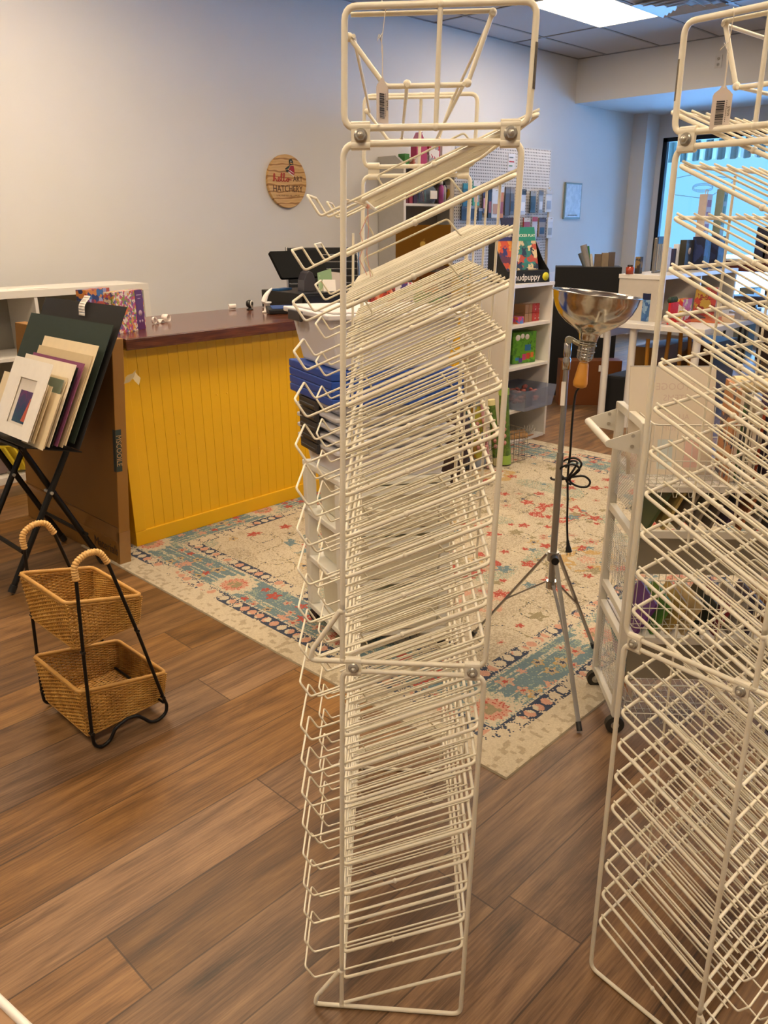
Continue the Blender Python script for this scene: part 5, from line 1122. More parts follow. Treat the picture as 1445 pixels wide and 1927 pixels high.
for r_, nme in zip(row2, names2): pack(r_[0], r_[1], r_[2], r_[3], cmat(r_[4]), nme, r_[5], win=r_[6])
p = aty(962, 303, PY-.004); e = empty('paper_notice', (p.x, PY-.004, p.z-.08), 'small white notice with red and green lines pinned on the pegboard', 'notice')
MB().bx(p.x-.045, p.x+.06, PY-.003, PY-.001, p.z-.08, p.z+.06).build('sheet', mat('notice_paper', '#c9ccd6', .7), e)
for k, c in enumerate(('#5a6f7c', '#a8384a', '#5a8a7c')): MB().bx(p.x-.03, p.x+(.03, .045, .02)[k], PY-.0042, PY-.0031, p.z+.025-.035*k, p.z+.035-.035*k).build('printed_line', mat('nl'+c, c, .7), e)

# display box of sticker books on top of the white shelf unit
e = empty('sticker_display', (4.53, 3.16, UH), 'black counter display box full of sticker books on the white shelf unit', 'display box')
F0 = V((4.53, 3.16, UH)); ang = -.30; Rz = rz(ang)
def DB(a, b_, z): return F0+Rz @ V((a, b_, z))
m = MB(); m.hexa([DB(-.17, -.10, .001), DB(.17, -.10, .001), DB(.17, .12, .001), DB(-.17, .12, .001), DB(-.17, -.09, .075), DB(.17, -.09, .075), DB(.17, .12, .075), DB(-.17, .12, .075)])
for s_ in (-.17, .166): m.hexa([DB(s_, -.09, .075), DB(s_+.004, -.09, .075), DB(s_+.004, .12, .075), DB(s_, .12, .075), DB(s_, -.02, .14), DB(s_+.004, -.02, .14), DB(s_+.004, .12, .33), DB(s_, .12, .33)])
m.hexa([DB(-.17, .116, .075), DB(.17, .116, .075), DB(.17, .12, .075), DB(-.17, .12, .075), DB(-.17, .116, .33), DB(.17, .116, .33), DB(.17, .12, .33), DB(-.17, .12, .33)])
m.build('tray', mat('black_card', '#141414', .45), e)
Fm = MX(DB(0, -.0975, .037), Rz @ V((1, 0, 0)), V((0, 0, 1)), Rz @ V((0, -1, 0)))
m = MB(); m.text('mudpuppy', .058, Fm @ Matrix.Translation((-.02, -.002, .0012)), ext=.0004, sx=.9); m.build('printed_name', M_paper, e)
m = MB(); m.lathe([(0, 0), (.026, 0), (.026, .001), (0, .001)], Fm @ Matrix.Translation((.135, .0, .002)), 24); m.build('yellow_sticker', mat('sticker_yellow', '#c9c020', .5), e)
def sbook(a, b_, w_, h_, c_top, c_body, label, txt, zz=.078):
    M = MX(DB(a, b_, zz), Rz @ V((1, 0, 0)), (V((0, 0, 1))*.96+(Rz @ V((0, 1, 0)))*.25).normalized(), (Rz @ V((0, -.96, 0))+V((0, 0, .25))).normalized())
    e = empty('sticker_book', DB(a, b_, zz), label, 'book', 'sticker books in the black display')
    m = MB(); m.prism([(-w_/2, 0), (w_/2, 0), (w_/2, h_), (-w_/2, h_)], M @ Matrix.Translation((0, 0, -.01)), .01); m.build('cover', c_body, e)
    m = MB(); m.prism([(-w_/2, h_*.68), (w_/2, h_*.68), (w_/2, h_), (-w_/2, h_)], M, .0008); b2 = m.build('title_band', c_top, e)
    m = MB(); m.text(txt, .026, M @ Matrix.Translation((.005, h_*.80, .0012)), ext=.0003, sx=.95); m.build('title', M_paper, e)
sbook(.045, -.03, .17, .27, mat('teal_band', '#1f7a68', .5), patterned('sticker_a', ['#2f6f68', '#b8a88a', '#25304a', '#c9b48c', '#2f7a7a', '#a8483a'], 26), 'teal sticker book standing in front in the black display', 'STICKER PLAY')
sbook(-.085, .0, .15, .27, mat('indigo_band', '#2c2f66', .5), patterned('sticker_b', ['#b8482f', '#2c2f66', '#c9843a', '#5a2f4a'], 26), 'indigo and orange sticker book left of the teal one', 'STICKER')
sbook(.02, .07, .15, .33, mat('navy_band', '#1f2140', .5), mat('navy_band', '#1f2140', .5), 'navy sticker book at the back of the black display', 'MUSIC')
for k in range(3): MB().box((4.64+.0*k, 3.335, UH+.006+.010*k), (.15, .10, .009), rz(.1*k-.1).to_3x3()).build('paper_pad', mat('white_pad', '#c3c4cc', .6), **T(('lowest', 'middle', 'top')[k]+' white paper pad stacked behind the sticker display', 'paper pad', 'white paper pads'))
# white cabinet standing behind the shelf unit (its foot shows left of the lamp)
b0 = atz(1062, 692, 0); e = MB().bx(b0.x-.40, b0.x, b0.y, b0.y+.03, 0, .96); e.build('white_board_panel', M_white, **T('plain white board panel standing on the floor below the pegboard', 'board'))
# framed picture on wall
e = empty('framed_picture', (8.79, WY-.02, 1.46), 'small pale framed picture hanging alone on the wall near the corner', 'picture')
MB().bx(8.617, 8.975, WY-.022, WY-.001, 1.455, 1.85).build('frame', mat('grey_green_frame', '#6f7f7c', .4), e, bevel=.002)
MB().bx(8.635, 8.957, WY-.0245, WY-.0225, 1.473, 1.832).build('picture', patterned('pale_blue_print', ['#b5c4d2', '#c0cdd8', '#aebecb'], 30), e)
m = MB()
for k in range(9): m.tube([(8.69+.024*k, WY-.026, 1.492), (8.70+.024*k, WY-.026, 1.50), (8.708+.024*k, WY-.026, 1.490)], .002, 4)
m.build('caption', M_black, e)

# ================================================================== CLAMP LAMP ON TRIPOD
M_alu = mat('brushed_aluminium', '#a09e99', .3, .85, noise=.08, scale=40); M_chr = mat('spun_aluminium', '#c4bfb6', .14, 1, noise=.02, scale=60)
pc = V((2.050, 1.250, 0)); e = empty('floor_lamp', pc, 'bare metal reflector lamp on an aluminium tripod stand with black cord', 'lamp')
MB().tube([pc+V((0, 0, .30)), pc+V((0, 0, .75))], .0105, 12).build('pole', M_alu, e); MB().tube([pc+V((0, 0, .72)), pc+V((0, 0, 1.03))], .0085, 12).build('pole', M_alu, e)
feet = [V((1.815, .978, .008)), V((2.279, 1.202, .008)), V((2.055, 1.565, .008))]
for f in feet:
    d_ = (f-pc); d_.z = 0; d_.normalize(); top = pc+d_*.022+V((0, 0, .412)); mid = top.lerp(f, .52)
    sd_ = V((-d_.y, d_.x, 0))
    def strap(a, b_, w_, t_): 
        m = MB(); ax = (b_-a).normalized(); n_ = ax.cross(sd_).normalized(); o4 = [sd_*w_+n_*t_, -sd_*w_+n_*t_, -sd_*w_-n_*t_, sd_*w_-n_*t_]; m.hexa([a+o for o in o4]+[b_+o for o in o4]); return m
    strap(top, f.lerp(top, .03), .0065, .0035).build('leg', M_alu, e, bevel=.001)
    strap(pc+d_*.02+V((0, 0, .315)), mid, .0045, .0025).build('brace', M_alu, e)
    MB().tube([f, f.lerp(top, .05)], .0085, 10).build('foot_cap', M_black, e)
MB().cyl(pc+V((0, 0, .395)), pc+V((0, 0, .425)), .018).build('hub', M_alu, e); MB().cyl(pc+V((0, 0, .30)), pc+V((0, 0, .325)), .017).build('collar', mat('bright_steel', '#b5b3ae', .2, 1), e)
kd = V((-.75, -.65, 0)).normalized(); MB().cyl(pc+V((0, 0, .41))+kd*.018, pc+V((0, 0, .41))+kd*.045, .012).build('knob', M_black, e)
MB().lathe([(0, 0), (.012, 0), (.012, .03), (.009, .035), (.011, .04), (.011, .075), (.006, .08), (0, .08)], Matrix.Translation(pc+V((0, 0, 1.0))), 16).build('height_collar', mat('bright_steel', '#b5b3ae', .2, 1), e)
lcn = V((2.084, 1.190, 1.214)); ra = .108
axz = (V((0, 0, 1))*math.cos(ra)+r2*math.sin(ra)-fw*.0).normalized(); axx = (r2-axz*r2.dot(axz)).normalized(); axy = axz.cross(axx); ML = MX(lcn, axx, axy, axz)
prof = [(.1235, .0015), (.1215, -.001), (.117, -.022), (.108, -.045), (.093, -.066), (.073, -.083), (.052, -.095), (.037, -.104), (.029, -.113), (.026, -.125), (.0245, -.133)]
inn = [(r_-.0012, z+.0008) for r_, z in reversed(prof)]
m = MB(); m.lathe(prof+inn+[prof[0]], ML, 64); m.build('reflector', M_chr, e)
m = MB(); m.tube([ML @ V((.1235*math.cos(a*math.pi/32), .1235*math.sin(a*math.pi/32), .001)) for a in range(64)], .0022, 6, True); m.build('reflector_rim', mat('bright_steel', '#b5b3ae', .2, 1), e)
m = MB(); pf = [(.0245, -.131)]
for k in range(6): z = -.134-.008*k; pf += [(.0212, z), (.0212, z-.0068), (.0205, z-.0072), (.0205, z-.0078)]
pf += [(.019, -.184), (.012, -.190), (0, -.190)]; m.lathe(pf, ML, 28); m.build('socket_shell', mat('bright_steel', '#b5b3ae', .2, 1), e)
m = MB()
for k in range(8): a = k*math.pi/4; m.tube([ML @ V((.0235*math.cos(a), .0235*math.sin(a), -.132)), ML @ V((.0235*math.cos(a), .0235*math.sin(a), -.178)), ML @ V((.017*math.cos(a), .017*math.sin(a), -.186))], .0011, 4)
for z in (-.136, -.160): m.tube([ML @ V((.0245*math.cos(a*math.pi/12), .0245*math.sin(a*math.pi/12), z)) for a in range(24)], .0012, 4, True)
m.build('wire_cage', M_steel, e)
m = MB(); m.lathe([(0, -.193), (.0125, -.193), (.0145, -.200), (.0190, -.236), (.0210, -.252), (.0190, -.262), (.011, -.266), (0, -.267)], ML, 24); m.build('cork_handle', mat('orange_wood_grip', '#c4862e', .5, noise=.12, scale=30), e)
# bracket
jt = pc+V((0, 0, 1.078)); nk = ML @ V((-.022, 0, -.142)); m = MB(); m.tube([jt, jt+V((0, 0, .012)), nk], .0075, 8); m.sphere(jt, .010, 10); m.cyl(jt+V((0, 0, .008))-kd*-.0, jt+V((0, 0, .008))+kd*.016, .010)
m.tube([ML @ V((.0255*math.cos(a*math.pi/12), .0255*math.sin(a*math.pi/12), -.142)) for a in range(24)], .002, 5, True); m.build('swivel_bracket', mat('nickel', '#a8a490', .25, .9), e)
# cord
c0 = ML @ V((0, 0, -.266)); wv = lambda px, py, dd=0: (lambda d: V((0, 0, H))+d*(((pc.x*.86+pc.y*.51)+.0+dd)/(d.x*.86+d.y*.51)))(fw + r2*((px-722.5)/1507.944) + u2*((963.5-py)/1507.944))
pth = [c0, wv(1082, 745), wv(1076, 800), wv(1073, 850), wv(1070, 875), wv(1068, 905), wv(1068, 940), wv(1067, 985), wv(1068, 1020)]
def smooth(pts, n=8):
    out = []
    for i in range(len(pts)-1):
        p0, p1, p2, p3 = pts[max(i-1, 0)], pts[i], pts[i+1], pts[min(i+2, len(pts)-1)]
        for k in range(n):
            t = k/n; out.append(.5*((2*p1)+(p2-p0)*t+(2*p0-5*p1+4*p2-p3)*t*t+(3*p1-p0-3*p2+p3)*t**3))
    return out+[pts[-1]]
m = MB(); m.tube(smooth(pth), .0034, 8)
lp = [wv(1068, 905), wv(1052, 888, .01), wv(1060, 868, .02), wv(1082, 862, .0), wv(1094, 874, -.01), wv(1080, 892, 0), wv(1062, 900, .015), wv(1050, 898, .01), wv(1056, 880, -.01), wv(1078, 874, -.02), wv(1090, 884, -.01), wv(1072, 902, .0), wv(1084, 914, .01), wv(1104, 916, .01), wv(1110, 906, 0), wv(1098, 896, -.01), wv(1076, 898, 0), wv(1058, 902, .01), wv(1040, 902, .02), wv(1036, 898, .02)]
m.tube(smooth(lp), .0034, 8); lp2 = [wv(1064, 880, .01), wv(1074, 868, .02), wv(1086, 870, 0), wv(1078, 886, -.015), wv(1066, 904, .0), wv(1074, 912, .01)]; m.tube(smooth(lp2), .0034, 8)
m.build('power_cord', mat('black_rubber', '#0b0b0b', .45), e)
pgp = wv(1069, 1028); m = MB(); m.tube([wv(1068, 1016), wv(1069, 1026), wv(1070, 1038)], .005, 8, rr=[.004, .006, .011]); m.build('plug', M_black, e)
m = MB()
for s_ in (-1, 1): q = wv(1070+3*s_, 1038); m.tube([q, q+V((0, 0, -.013))], .0016, 4)
m.build('prong', M_steel, e)
# white sticker on pole
MB().box(pc+V((0, 0, .93))+kd*.0088-r2*.006, (.004, .012, .07), rz(math.atan2(kd.y, kd.x)).to_3x3()).build('paper_sticker', M_paper, e)
# ================================================================== DESK AND DISPLAY NEAR THE WINDOW
DZ = .745
e = empty('white_desk', (6.1, 2.6, 0), 'white craft desk crowded with supplies in front of the shop window', 'desk')
MB().bx(5.27, 7.0, 2.20, 3.0, DZ-.035, DZ).build('desktop', M_white, e, bevel=.002)
for (x, y) in ((5.33, 2.27), (5.33, 2.93), (6.93, 2.27), (6.93, 2.93), (5.33, 2.73)): MB().cyl((x, y, 0), (x, y, DZ-.0355), .026).build('leg', M_white, e)
MB().bx(5.30, 6.96, 2.95, 2.97, DZ-.12, DZ-.036).build('apron', M_white, e)
e = empty('desk_organizer', (6.1, 2.78, DZ), 'white open-fronted organizer box standing on the desk', 'organizer')
for x in (5.46, 6.70): MB().bx(x, x+.03, 2.61, 2.945, DZ+.0005, 1.03).build('end_panel', mat('warm_white_board', '#b9b0a2', .5), e)
MB().bx(5.455, 6.735, 2.605, 2.95, 1.0305, 1.06).build('top_panel', M_white, e, bevel=.002); MB().bx(5.491, 6.699, 2.93, 2.944, DZ+.0005, 1.03).build('back_panel', mat('tan_back', '#94806a', .6), e); MB().bx(5.491, 6.699, 2.62, 2.929, DZ+.0005, DZ+.02).build('bottom_panel', M_white, e)
MB().bx(6.08, 6.10, 2.62, 2.929, DZ+.021, 1.03).build('divider', M_white, e)
OZ = 1.0605
def at_top(px, py, z): p = atz(px, py, z); return p.x, p.y
x, y = at_top(1185, 509, OZ); x, y = 5.62, 2.89
x, y = (atpx(1185, 509, 1)-V((0, 0, H))).x, 0
def onseg(px, yy):  # x on plane y=yy at pixel column px, near the organizer top
    return aty(px, 508, yy).x
jar('glass_jar', onseg(1185, 2.88), 2.88, OZ, .028, .062, mat('red_jam', '#9c3c24', .15), mat('dark_lid', '#2a2320', .4), 'small red jar with dark lid on the left of the organizer', 'jar')
xx = onseg(1201, 2.86); item('boxed_paint', xx-.02, xx+.02, 2.84, 2.88, OZ, .115, patterned('dark_gold', ['#2b2723', '#2b2723', '#7a6238'], 30), 'slim dark box with gold label next to the red jar', 'box')
# bag of brushes
e = empty('brush_bag', (onseg(1235, 2.80), 2.80, OZ), 'clear hanging bag of grey brushes leaning on the organizer', 'bag'); xb = onseg(1235, 2.80)
MB().bx(xb-.05, xb+.05, 2.79, 2.815, OZ, OZ+.24).build('bag_film', mat('bag_film_grey', '#77716a', .15, alpha=.75), e, bevel=.005)
MB().bx(xb-.045, xb+.045, 2.784, 2.789, OZ+.20, OZ+.25).build('header_card', M_black, e)
for k in range(4): MB().tube([(xb-.035+.02*k, 2.785, OZ+.02), (xb-.04+.028*k, 2.783, OZ+.2)], .006, 6).build('brush', M_steel, e)
for k, (px, w_, h_, c, lab) in enumerate(((1252, .05, .17, '#c6c4c8', 'white card box behind the brush bag'), (1262, .04, .16, '#3a3550', 'thin violet box beside the brush bag'), (1270, .05, .19, '#d8dce4', 'leaning white box left of the dark round-logo box'))):
    x = onseg(px, 2.84); item('supply_box', x-w_/2, x+w_/2, 2.82, 2.86, OZ, h_, cmat(c), lab, 'box', 'boxes on the organizer')
x = onseg(1291, 2.78); e = empty('logo_box', (x, 2.78, OZ), 'olive black box with a pale round emblem on the organizer', 'box'); MB().bx(x-.065, x+.065, 2.77, 2.82, OZ, OZ+.22).build('carton', cmat('#35342c'), e); MB().lathe([(0, 0), (.024, 0), (.024, .001), (0, .001)], MX(V((x, 2.7695, OZ+.14)), V((1, 0, 0)), V((0, 0, 1)), V((0, -1, 0))), 24).build('emblem', mat('pale_emblem', '#b5a79a', .5), e)
for k, (px, w_, h_, lab) in enumerate(((1317, .11, .24, 'navy display box below the first tall carton on the organizer'), (1345, .16, .24, 'wide navy display box right of the first one'))):
    x = onseg(px, 2.74); item('navy_display', x-w_/2, x+w_/2, 2.70, 2.80, OZ, h_, patterned('navy_disp', ['#1b2440', '#1b2440', '#27345c', '#2c3a6a'], 22), lab, 'display box', 'navy boxes on the organizer')
    e = empty('tall_carton', (x, 2.76, OZ+h_), ('tall narrow carton with red pictures rising from the left navy box', 'tall grey-green carton rising from the right navy box')[k], 'carton', 'tall cartons by the window')
    zt_ = aty((1318, 1347)[k], (365, 355)[k], 2.76).z
    MB().bx(x-.045+.02*k, x+.045+.0*k, 2.73, 2.79, OZ+h_+.001, zt_).build('carton_body', cmat(('#b8aca6', '#7c8a7c')[k]), e)
    for j in range(3): MB().bx(x-.03+.02*k, x+.03, 2.728, 2.7298, zt_-.06-.085*j-.03, zt_-.06-.085*j+.02).build('printed_picture', cmat(('#8f3030', '#2f6a4a')[k]), e)
    MB().tube(fillet([(x-.02, 2.76, zt_), (x-.02, 2.76, zt_+.03), (x+.02, 2.76, zt_+.03), (x+.02, 2.76, zt_)], .005, 2), .003, 5).build('hang_loop', cmat('#b8aca6'), e)
# things on the desk
def onx(px, yy): return aty(px, 600, yy).x
x = 5.36; 
p = atz(1221, 604, DZ); e = empty('blue_box', (p.x, p.y, DZ), 'tall blue box with white grid print standing on the desk corner', 'box')
Mz = rz(-.4); m = MB(); m.box((p.x, p.y, DZ+.0955), (.105, .05, .19), Mz.to_3x3()); m.build('carton', patterned('blue_grid', ['#3c6a9c', '#7a9cc0', '#2f5a92', '#88a8c4'], 40, dist=0), e); m = MB(); m.box((p.x, p.y, DZ+.17), (.107, .052, .042), Mz.to_3x3()); m.build('dark_band', mat('navy_print', '#152048', .4), e)
p = atz(1191, 600, DZ); jar('glass_jar', p.x, p.y, DZ, .032, .12, mat('orange_paint', '#b5531c', .2), M_black, 'orange paint jar with black lid on the desk beside the blue box', 'jar')
p = atz(1268, 592, DZ); p = V((5.95, 2.50, 0)); p.x = aty(1268, 570, 2.5).x; p.y = 2.5
e = empty('marker_cup', (p.x, p.y, DZ), 'red ribbed cup full of green-capped markers on the desk', 'marker cup')
for k in range(7): MB().tube([(p.x-.055+.018*k, p.y, DZ+.003), (p.x-.058+.019*k, p.y, DZ+.145)], .0095, 8).build('marker', mat('bright_red_plastic', '#c01a14', .35), e)
for k in range(5): m = MB(); m.sphere((p.x-.045+.022*k, p.y+.01, DZ+.16), .017, 8, sc=(1, 1, 1.3)); m.build('marker_tip', mat('dark_green_tip', '#1f3020', .6), e)
p = V((aty(1292, 580, 2.5).x, 2.5, 0)); item('red_carton', p.x-.07, p.x+.08, 2.50, 2.56, DZ, .155, patterned('red_white_pack', ['#b0241c', '#b8322a', '#c9a23a', '#cfc5bd', '#b0241c'], 22), 'red carton with white print behind the marker cup', 'carton')
e = empty('open_book', (aty(1338, 565, 2.52).x, 2.52, DZ), 'red tent-folded book with white pages standing open on the desk', 'book')
xk = aty(1332, 580, 2.52).x
m = MB(); m.hexa([V((xk-.08, 2.44, DZ+.001)), V((xk-.07, 2.44, DZ+.001)), V((xk-.07, 2.60, DZ+.001)), V((xk-.08, 2.60, DZ+.001)), V((xk-.01, 2.46, DZ+.21)), V((xk, 2.46, DZ+.21)), V((xk, 2.62, DZ+.21)), V((xk-.01, 2.62, DZ+.21))]); m.build('cover', patterned('red_yellow_cover', ['#7c1f1c', '#a8342a', '#a8862f', '#7c1f1c'], 20), e)
m = MB(); m.hexa([V((xk+.09, 2.44, DZ+.001)), V((xk+.10, 2.44, DZ+.001)), V((xk+.10, 2.60, DZ+.001)), V((xk+.09, 2.60, DZ+.001)), V((xk+.001, 2.46, DZ+.21)), V((xk+.011, 2.46, DZ+.21)), V((xk+.011, 2.62, DZ+.21)), V((xk+.001, 2.62, DZ+.21))]); m.build('white_page', M_paper, e)
for k, (px, py, w_, d_, h_, c, lab) in enumerate(((1285, 602, .30, .2, .010, '#a8302a', 'red flat pad lying on the desk front'), (1335, 603, .34, .22, .012, '#b05a30', 'orange and red flat pad in the middle of the desk'), (1372, 606, .12, .08, .05, '#b8a084', 'small tan block near the desk edge'), (1308, 600, .2, .1, .02, '#3f3b45', 'dark flat case lying across the desk'), (1400, 600, .2, .12, .045, '#8a8a94', 'grey flat case at the far right of the desk'), (1420, 596, .2, .10, .02, '#c9d3e0', 'white slip of paper at the far right of the desk'), (1268, 611, .2, .10, .006, '#b9a09a', 'pale pink sheet at the near desk corner'))):
    p = atz(px, py, DZ); p.x = min(max(p.x, 5.4), 6.85); p.y = min(max(p.y, 2.27), 2.56); MB().box((p.x, p.y, DZ+.0005+h_/2+.0005*k), (w_, d_, h_), rz(.2*k).to_3x3()).build('flat_pack', cmat(c), **T(lab, 'craft supply', 'flat packs on the desk'), bevel=.001)
e = empty('tape_dispenser', (6.6, 2.42, DZ), 'black tape dispenser near the right end of the desk', 'dispenser'); 
MB().lathe([(0, -.012), (.035, -.012), (.04, 0), (.035, .012), (0, .012)], Matrix.Translation((6.62, 2.40, DZ+.042)) @ Matrix.Rotation(math.pi/2, 4, 'X'), 20).build('tape_reel', M_black, e); MB().bx(6.55, 6.72, 2.38, 2.42, DZ+.0005, DZ+.02).build('base', M_black, e)
# under the desk
item('cardboard_carton', 5.75, 6.35, 2.75, 2.93, 0, .52, M_card, 'brown cardboard carton under the desk at the back', 'carton')
item('cardboard_carton', 6.4, 6.9, 2.6, 2.93, 0, .5, mat('brown_carton', '#6d4a2c', .7), 'darker brown carton under the right of the desk', 'carton')
e = empty('yellow_easel', (5.62, 2.55, 0), 'folded yellow wooden easel standing under the desk', 'easel')
My = mat('orange_yellow_wood', '#c1841a', .45)
for (a, b_) in (((5.52, 2.58, .0), (5.66, 2.62, .66)), ((5.66, 2.50, .0), (5.76, 2.58, .66)), ((5.78, 2.46, .0), (5.82, 2.54, .66)), ((5.45, 2.66, .0), (5.5, 2.7, .62))): MB().tube([a, b_], .016, 4).build('leg', My, e)
MB().tube([(5.53, 2.575, .25), (5.79, 2.47, .25)], .014, 4).build('crossbar', My, e)
item('black_bag', 5.42, 5.72, 2.76, 2.98, 0, .34, mat('black_cloth', '#121214', .8), 'black cloth bag on the floor under the left of the desk', 'bag', bevel=.02)
# brown box with white label, black folded bin behind with rolls
def quadbox(name, a, b_, dep, z0, z1, matl, parent=None, bevel=.002, **k):
    a = V((*a, 0)); b_ = V((*b_, 0)); n_ = V(((b_-a).y, -(b_-a).x, 0)).normalized()
    if n_.x*a.x+n_.y*a.y < 0: n_ = -n_
    n_ = n_*dep; m = MB(); z = lambda p, q: p+V((0, 0, q))
    o = [a, b_, b_+n_, a+n_]
    if ((b_-a).cross(n_)).z < 0: o = [b_, a, a+n_, b_+n_]
    m.hexa([z(p, z0) for p in o]+[z(p, z1) for p in o]); return m.build(name, matl, parent, bevel=bevel, **k)
e = empty('brown_bin', (5.8, 3.35, 0), 'low orange-brown fibreboard bin on the floor behind the lamp', 'bin')
quadbox('bin_body', (5.65, 3.50), (5.97, 3.13), .16, 0, .36, mat('orange_brown_board', '#6f3c12', .5), e)
pA = V((5.65, 3.50, 0)).lerp(V((5.97, 3.13, 0)), .66); nn_ = V((-.757, -.654, 0)); m = MB(); m.box(pA+nn_*.002+V((0, 0, .30)), (.035, .002, .05), rz(math.atan2(-.37, .32)).to_3x3()); m.build('white_label', M_paper, e)
e = empty('black_display_bin', (6.1, 3.7, 0), 'tall black display bin holding paper rolls behind the brown bin', 'bin')
quadbox('bin_body', (5.93, 3.78), (6.22, 3.34), .30, 0, 1.065, mat('matte_black_board', '#08080a', .8), e)
def rollat(px, pt, w_, c, lab, base=(5.98, 3.62)):
    d = 7.16
    a = wvd(px[0], px[1], d); b_ = wvd(pt[0], pt[1], d); m = MB(); m.tube([a+(a-b_)*1.0, b_], w_, 12); m.build('paper_roll', cmat(c), **T(lab, 'roll', 'rolls in the black bin'))
def wvd(px, py, dist): d = fw + r2*((px-722.5)/1507.944) + u2*((963.5-py)/1507.944); return V((0, 0, H))+d*(dist/math.hypot(d.x, d.y)/1.0)
for i, (a, b_, w_, c, lab) in enumerate((((1102, 502), (1092, 476), .022, '#5c6368', 'dark grey roll leaning left in the black bin'), ((1106, 500), (1098, 461), .028, '#8f8a86', 'tall grey patterned roll in the black bin'), ((1110, 500), (1107, 463), .008, '#2f7a3c', 'thin green roll in the black bin'), ((1114, 500), (1112, 478), .012, '#c9c4b8', 'cream roll at the right of the leaning ones'))): rollat(a, b_, w_, c, lab)
for i, (px, w_, h_, c, lab) in enumerate(((1128, .09, .10, '#6f5f4e', 'brown book standing in the black bin'), (1141, .09, .11, '#8c7a62', 'tan book beside the brown one'), (1149, .05, .115, '#5c5048', 'dark edged album at the right of the tan book'))):
    p = wvd(px, 502, 7.16); MB().box((p.x, p.y, p.z+.0), (w_, .03, 2*h_), rz(-.8).to_3x3()).build('upright_book', cmat(c), **T(lab, 'book', 'books in the black bin'))
# slate blue drawer cabinet to the right
e = empty('slate_cabinet', (6.3, 1.75, 0), 'slate grey drawer cabinet beyond the right-hand rack', 'cabinet')
MB().bx(5.9, 7.0, 1.30, 1.95, 0, .70).build('cabinet_body', mat('slate_paint', '#4a4b55', .6), e, bevel=.003)
for k in range(4):
    d_ = MB().bx(5.893, 5.8995, 1.32, 1.93, .03+.165*k, .185+.165*k).build('drawer_front', mat('slate_paint', '#4a4b55', .6), e, bevel=.002)
    MB().bx(5.87, 5.893, 1.58, 1.68, .10+.165*k, .115+.165*k).build('drawer_pull', M_black, d_)
# stool and window ledge
e = empty('cushioned_stool', (8.6, 3.2, 0), 'dark brown cushioned stool near the window', 'stool'); sc_ = atz(1405, 565, .62)
sc_ = V((8.3, 3.05, 0)); p = wvd(1405, 570, math.hypot(8.3, 3.05)); sc_ = V((p.x, p.y, 0)); sz = p.z
MB().lathe([(0, -.07), (.20, -.07), (.235, -.03), (.235, .03), (.20, .07), (0, .075)], Matrix.Translation((p.x, p.y, sz)), 28).build('cushion', mat('brown_leather', '#33241a', .45), e)
for k in range(4): a = k*math.pi/2+.5; MB().tube([(p.x+.15*math.cos(a), p.y+.15*math.sin(a), sz-.071), (p.x+.2*math.cos(a), p.y+.2*math.sin(a), 0)], .014, 8).build('leg', M_black, e)
e = empty('window_bench', (10.0, .8, 0), 'long window ledge with a white top and red-brown front board', 'bench')
MB().bx(9.72, 10.2, -2.6, 4.04, .985, 1.01).build('white_top', M_white, e); MB().bx(9.74, 9.77, -2.6, 4.04, .87, .9845).build('front_board', mat('red_brown_board', '#5a1e14', .5), e)
for y in (-2.5, .2, 3.3): MB().bx(9.9, 9.96, y, y+.06, 0, .9845).build('leg', M_white, e)
for k, (px, w_, h_, c, lab) in enumerate(((1362, .14, .34, '#2c2c40', 'navy pointed display card standing on the window ledge'), (1381, .20, .26, '#5a4035', 'brown slumped paper bag on the window ledge'), (1403, .17, .22, '#a06a4a', 'terracotta box on the window ledge'), (1420, .14, .24, '#a8862a', 'mustard box on the window ledge'), (1432, .12, .22, '#7f9a8c', 'pale green box on the window ledge'), (1443, .10, .34, '#1f1c20', 'black box at the frame edge of the window ledge'))):
    p = wvd(px, 500, 1); 
    dd = fw + r2*((px-722.5)/1507.944); x_ = 9.95; yy_ = dd.y*(x_/dd.x); item('window_goods', x_-.05, x_+.05, yy_-w_/2, yy_+w_/2, 1.0105, h_, cmat(c), lab, 'shop goods', 'goods on the window ledge', bevel=.01)
for k, (px, w_, h_, c, lab) in enumerate(((1352, .16, .20, '#6a6f6a', 'grey crate of goods below the window ledge'), (1408, .30, .30, '#3a2a24', 'dark framed picture leaning below the window ledge'), (1444, .10, .5, '#24242a', 'black upright box below the window ledge'))):
    dd = fw + r2*((px-722.5)/1507.944); x_ = 9.2; yy_ = dd.y*(x_/dd.x); item('stacked_goods', x_-.1, x_+.1, yy_-w_/2, yy_+w_/2, .0, (.74, .74, .8)[k], cmat(c), lab, 'crate', bevel=.005)
# striped awning valance outside the window
g = NT('awning_stripe'); o_, (x, y, z) = g.obj(); st_ = g.math('GREATER_THAN', g.math('FRACT', g.math('DIVIDE', y, .17)), .5); g.put(g.b.inputs['Base Color'], g.mix(st_, '#c9cfc0', '#5d6c66')); g.b.inputs['Roughness'].default_value = .8
m = MB(); ys = -4.0; n_ = 220
for k in range(n_):
    a, b_ = ys+.045*k, ys+.045*(k+1)
    if b_ > 6.2: break
    f = lambda yv: 11.35+.03*math.sin(yv*37); dz = lambda yv: .03*abs(math.sin(yv*18.5))
    m.add([V((f(a), a, 2.21-dz(a))), V((f(b_), b_, 2.21-dz(b_))), V((f(b_), b_, 2.60)), V((f(a), a, 2.60))], [(0, 1, 2, 3)], 0, True)
    m.add([V((f(a), a, 2.60)), V((f(b_), b_, 2.60)), V((10.6, b_, 2.9)), V((10.6, a, 2.9))], [(0, 1, 2, 3)], 0, True)
ob = m.build('striped_awning', g.m, **T('scalloped striped awning valance hanging outside the shop window', 'awning')); sd = ob.modifiers.new('s', 'SOLIDIFY'); sd.thickness = .004
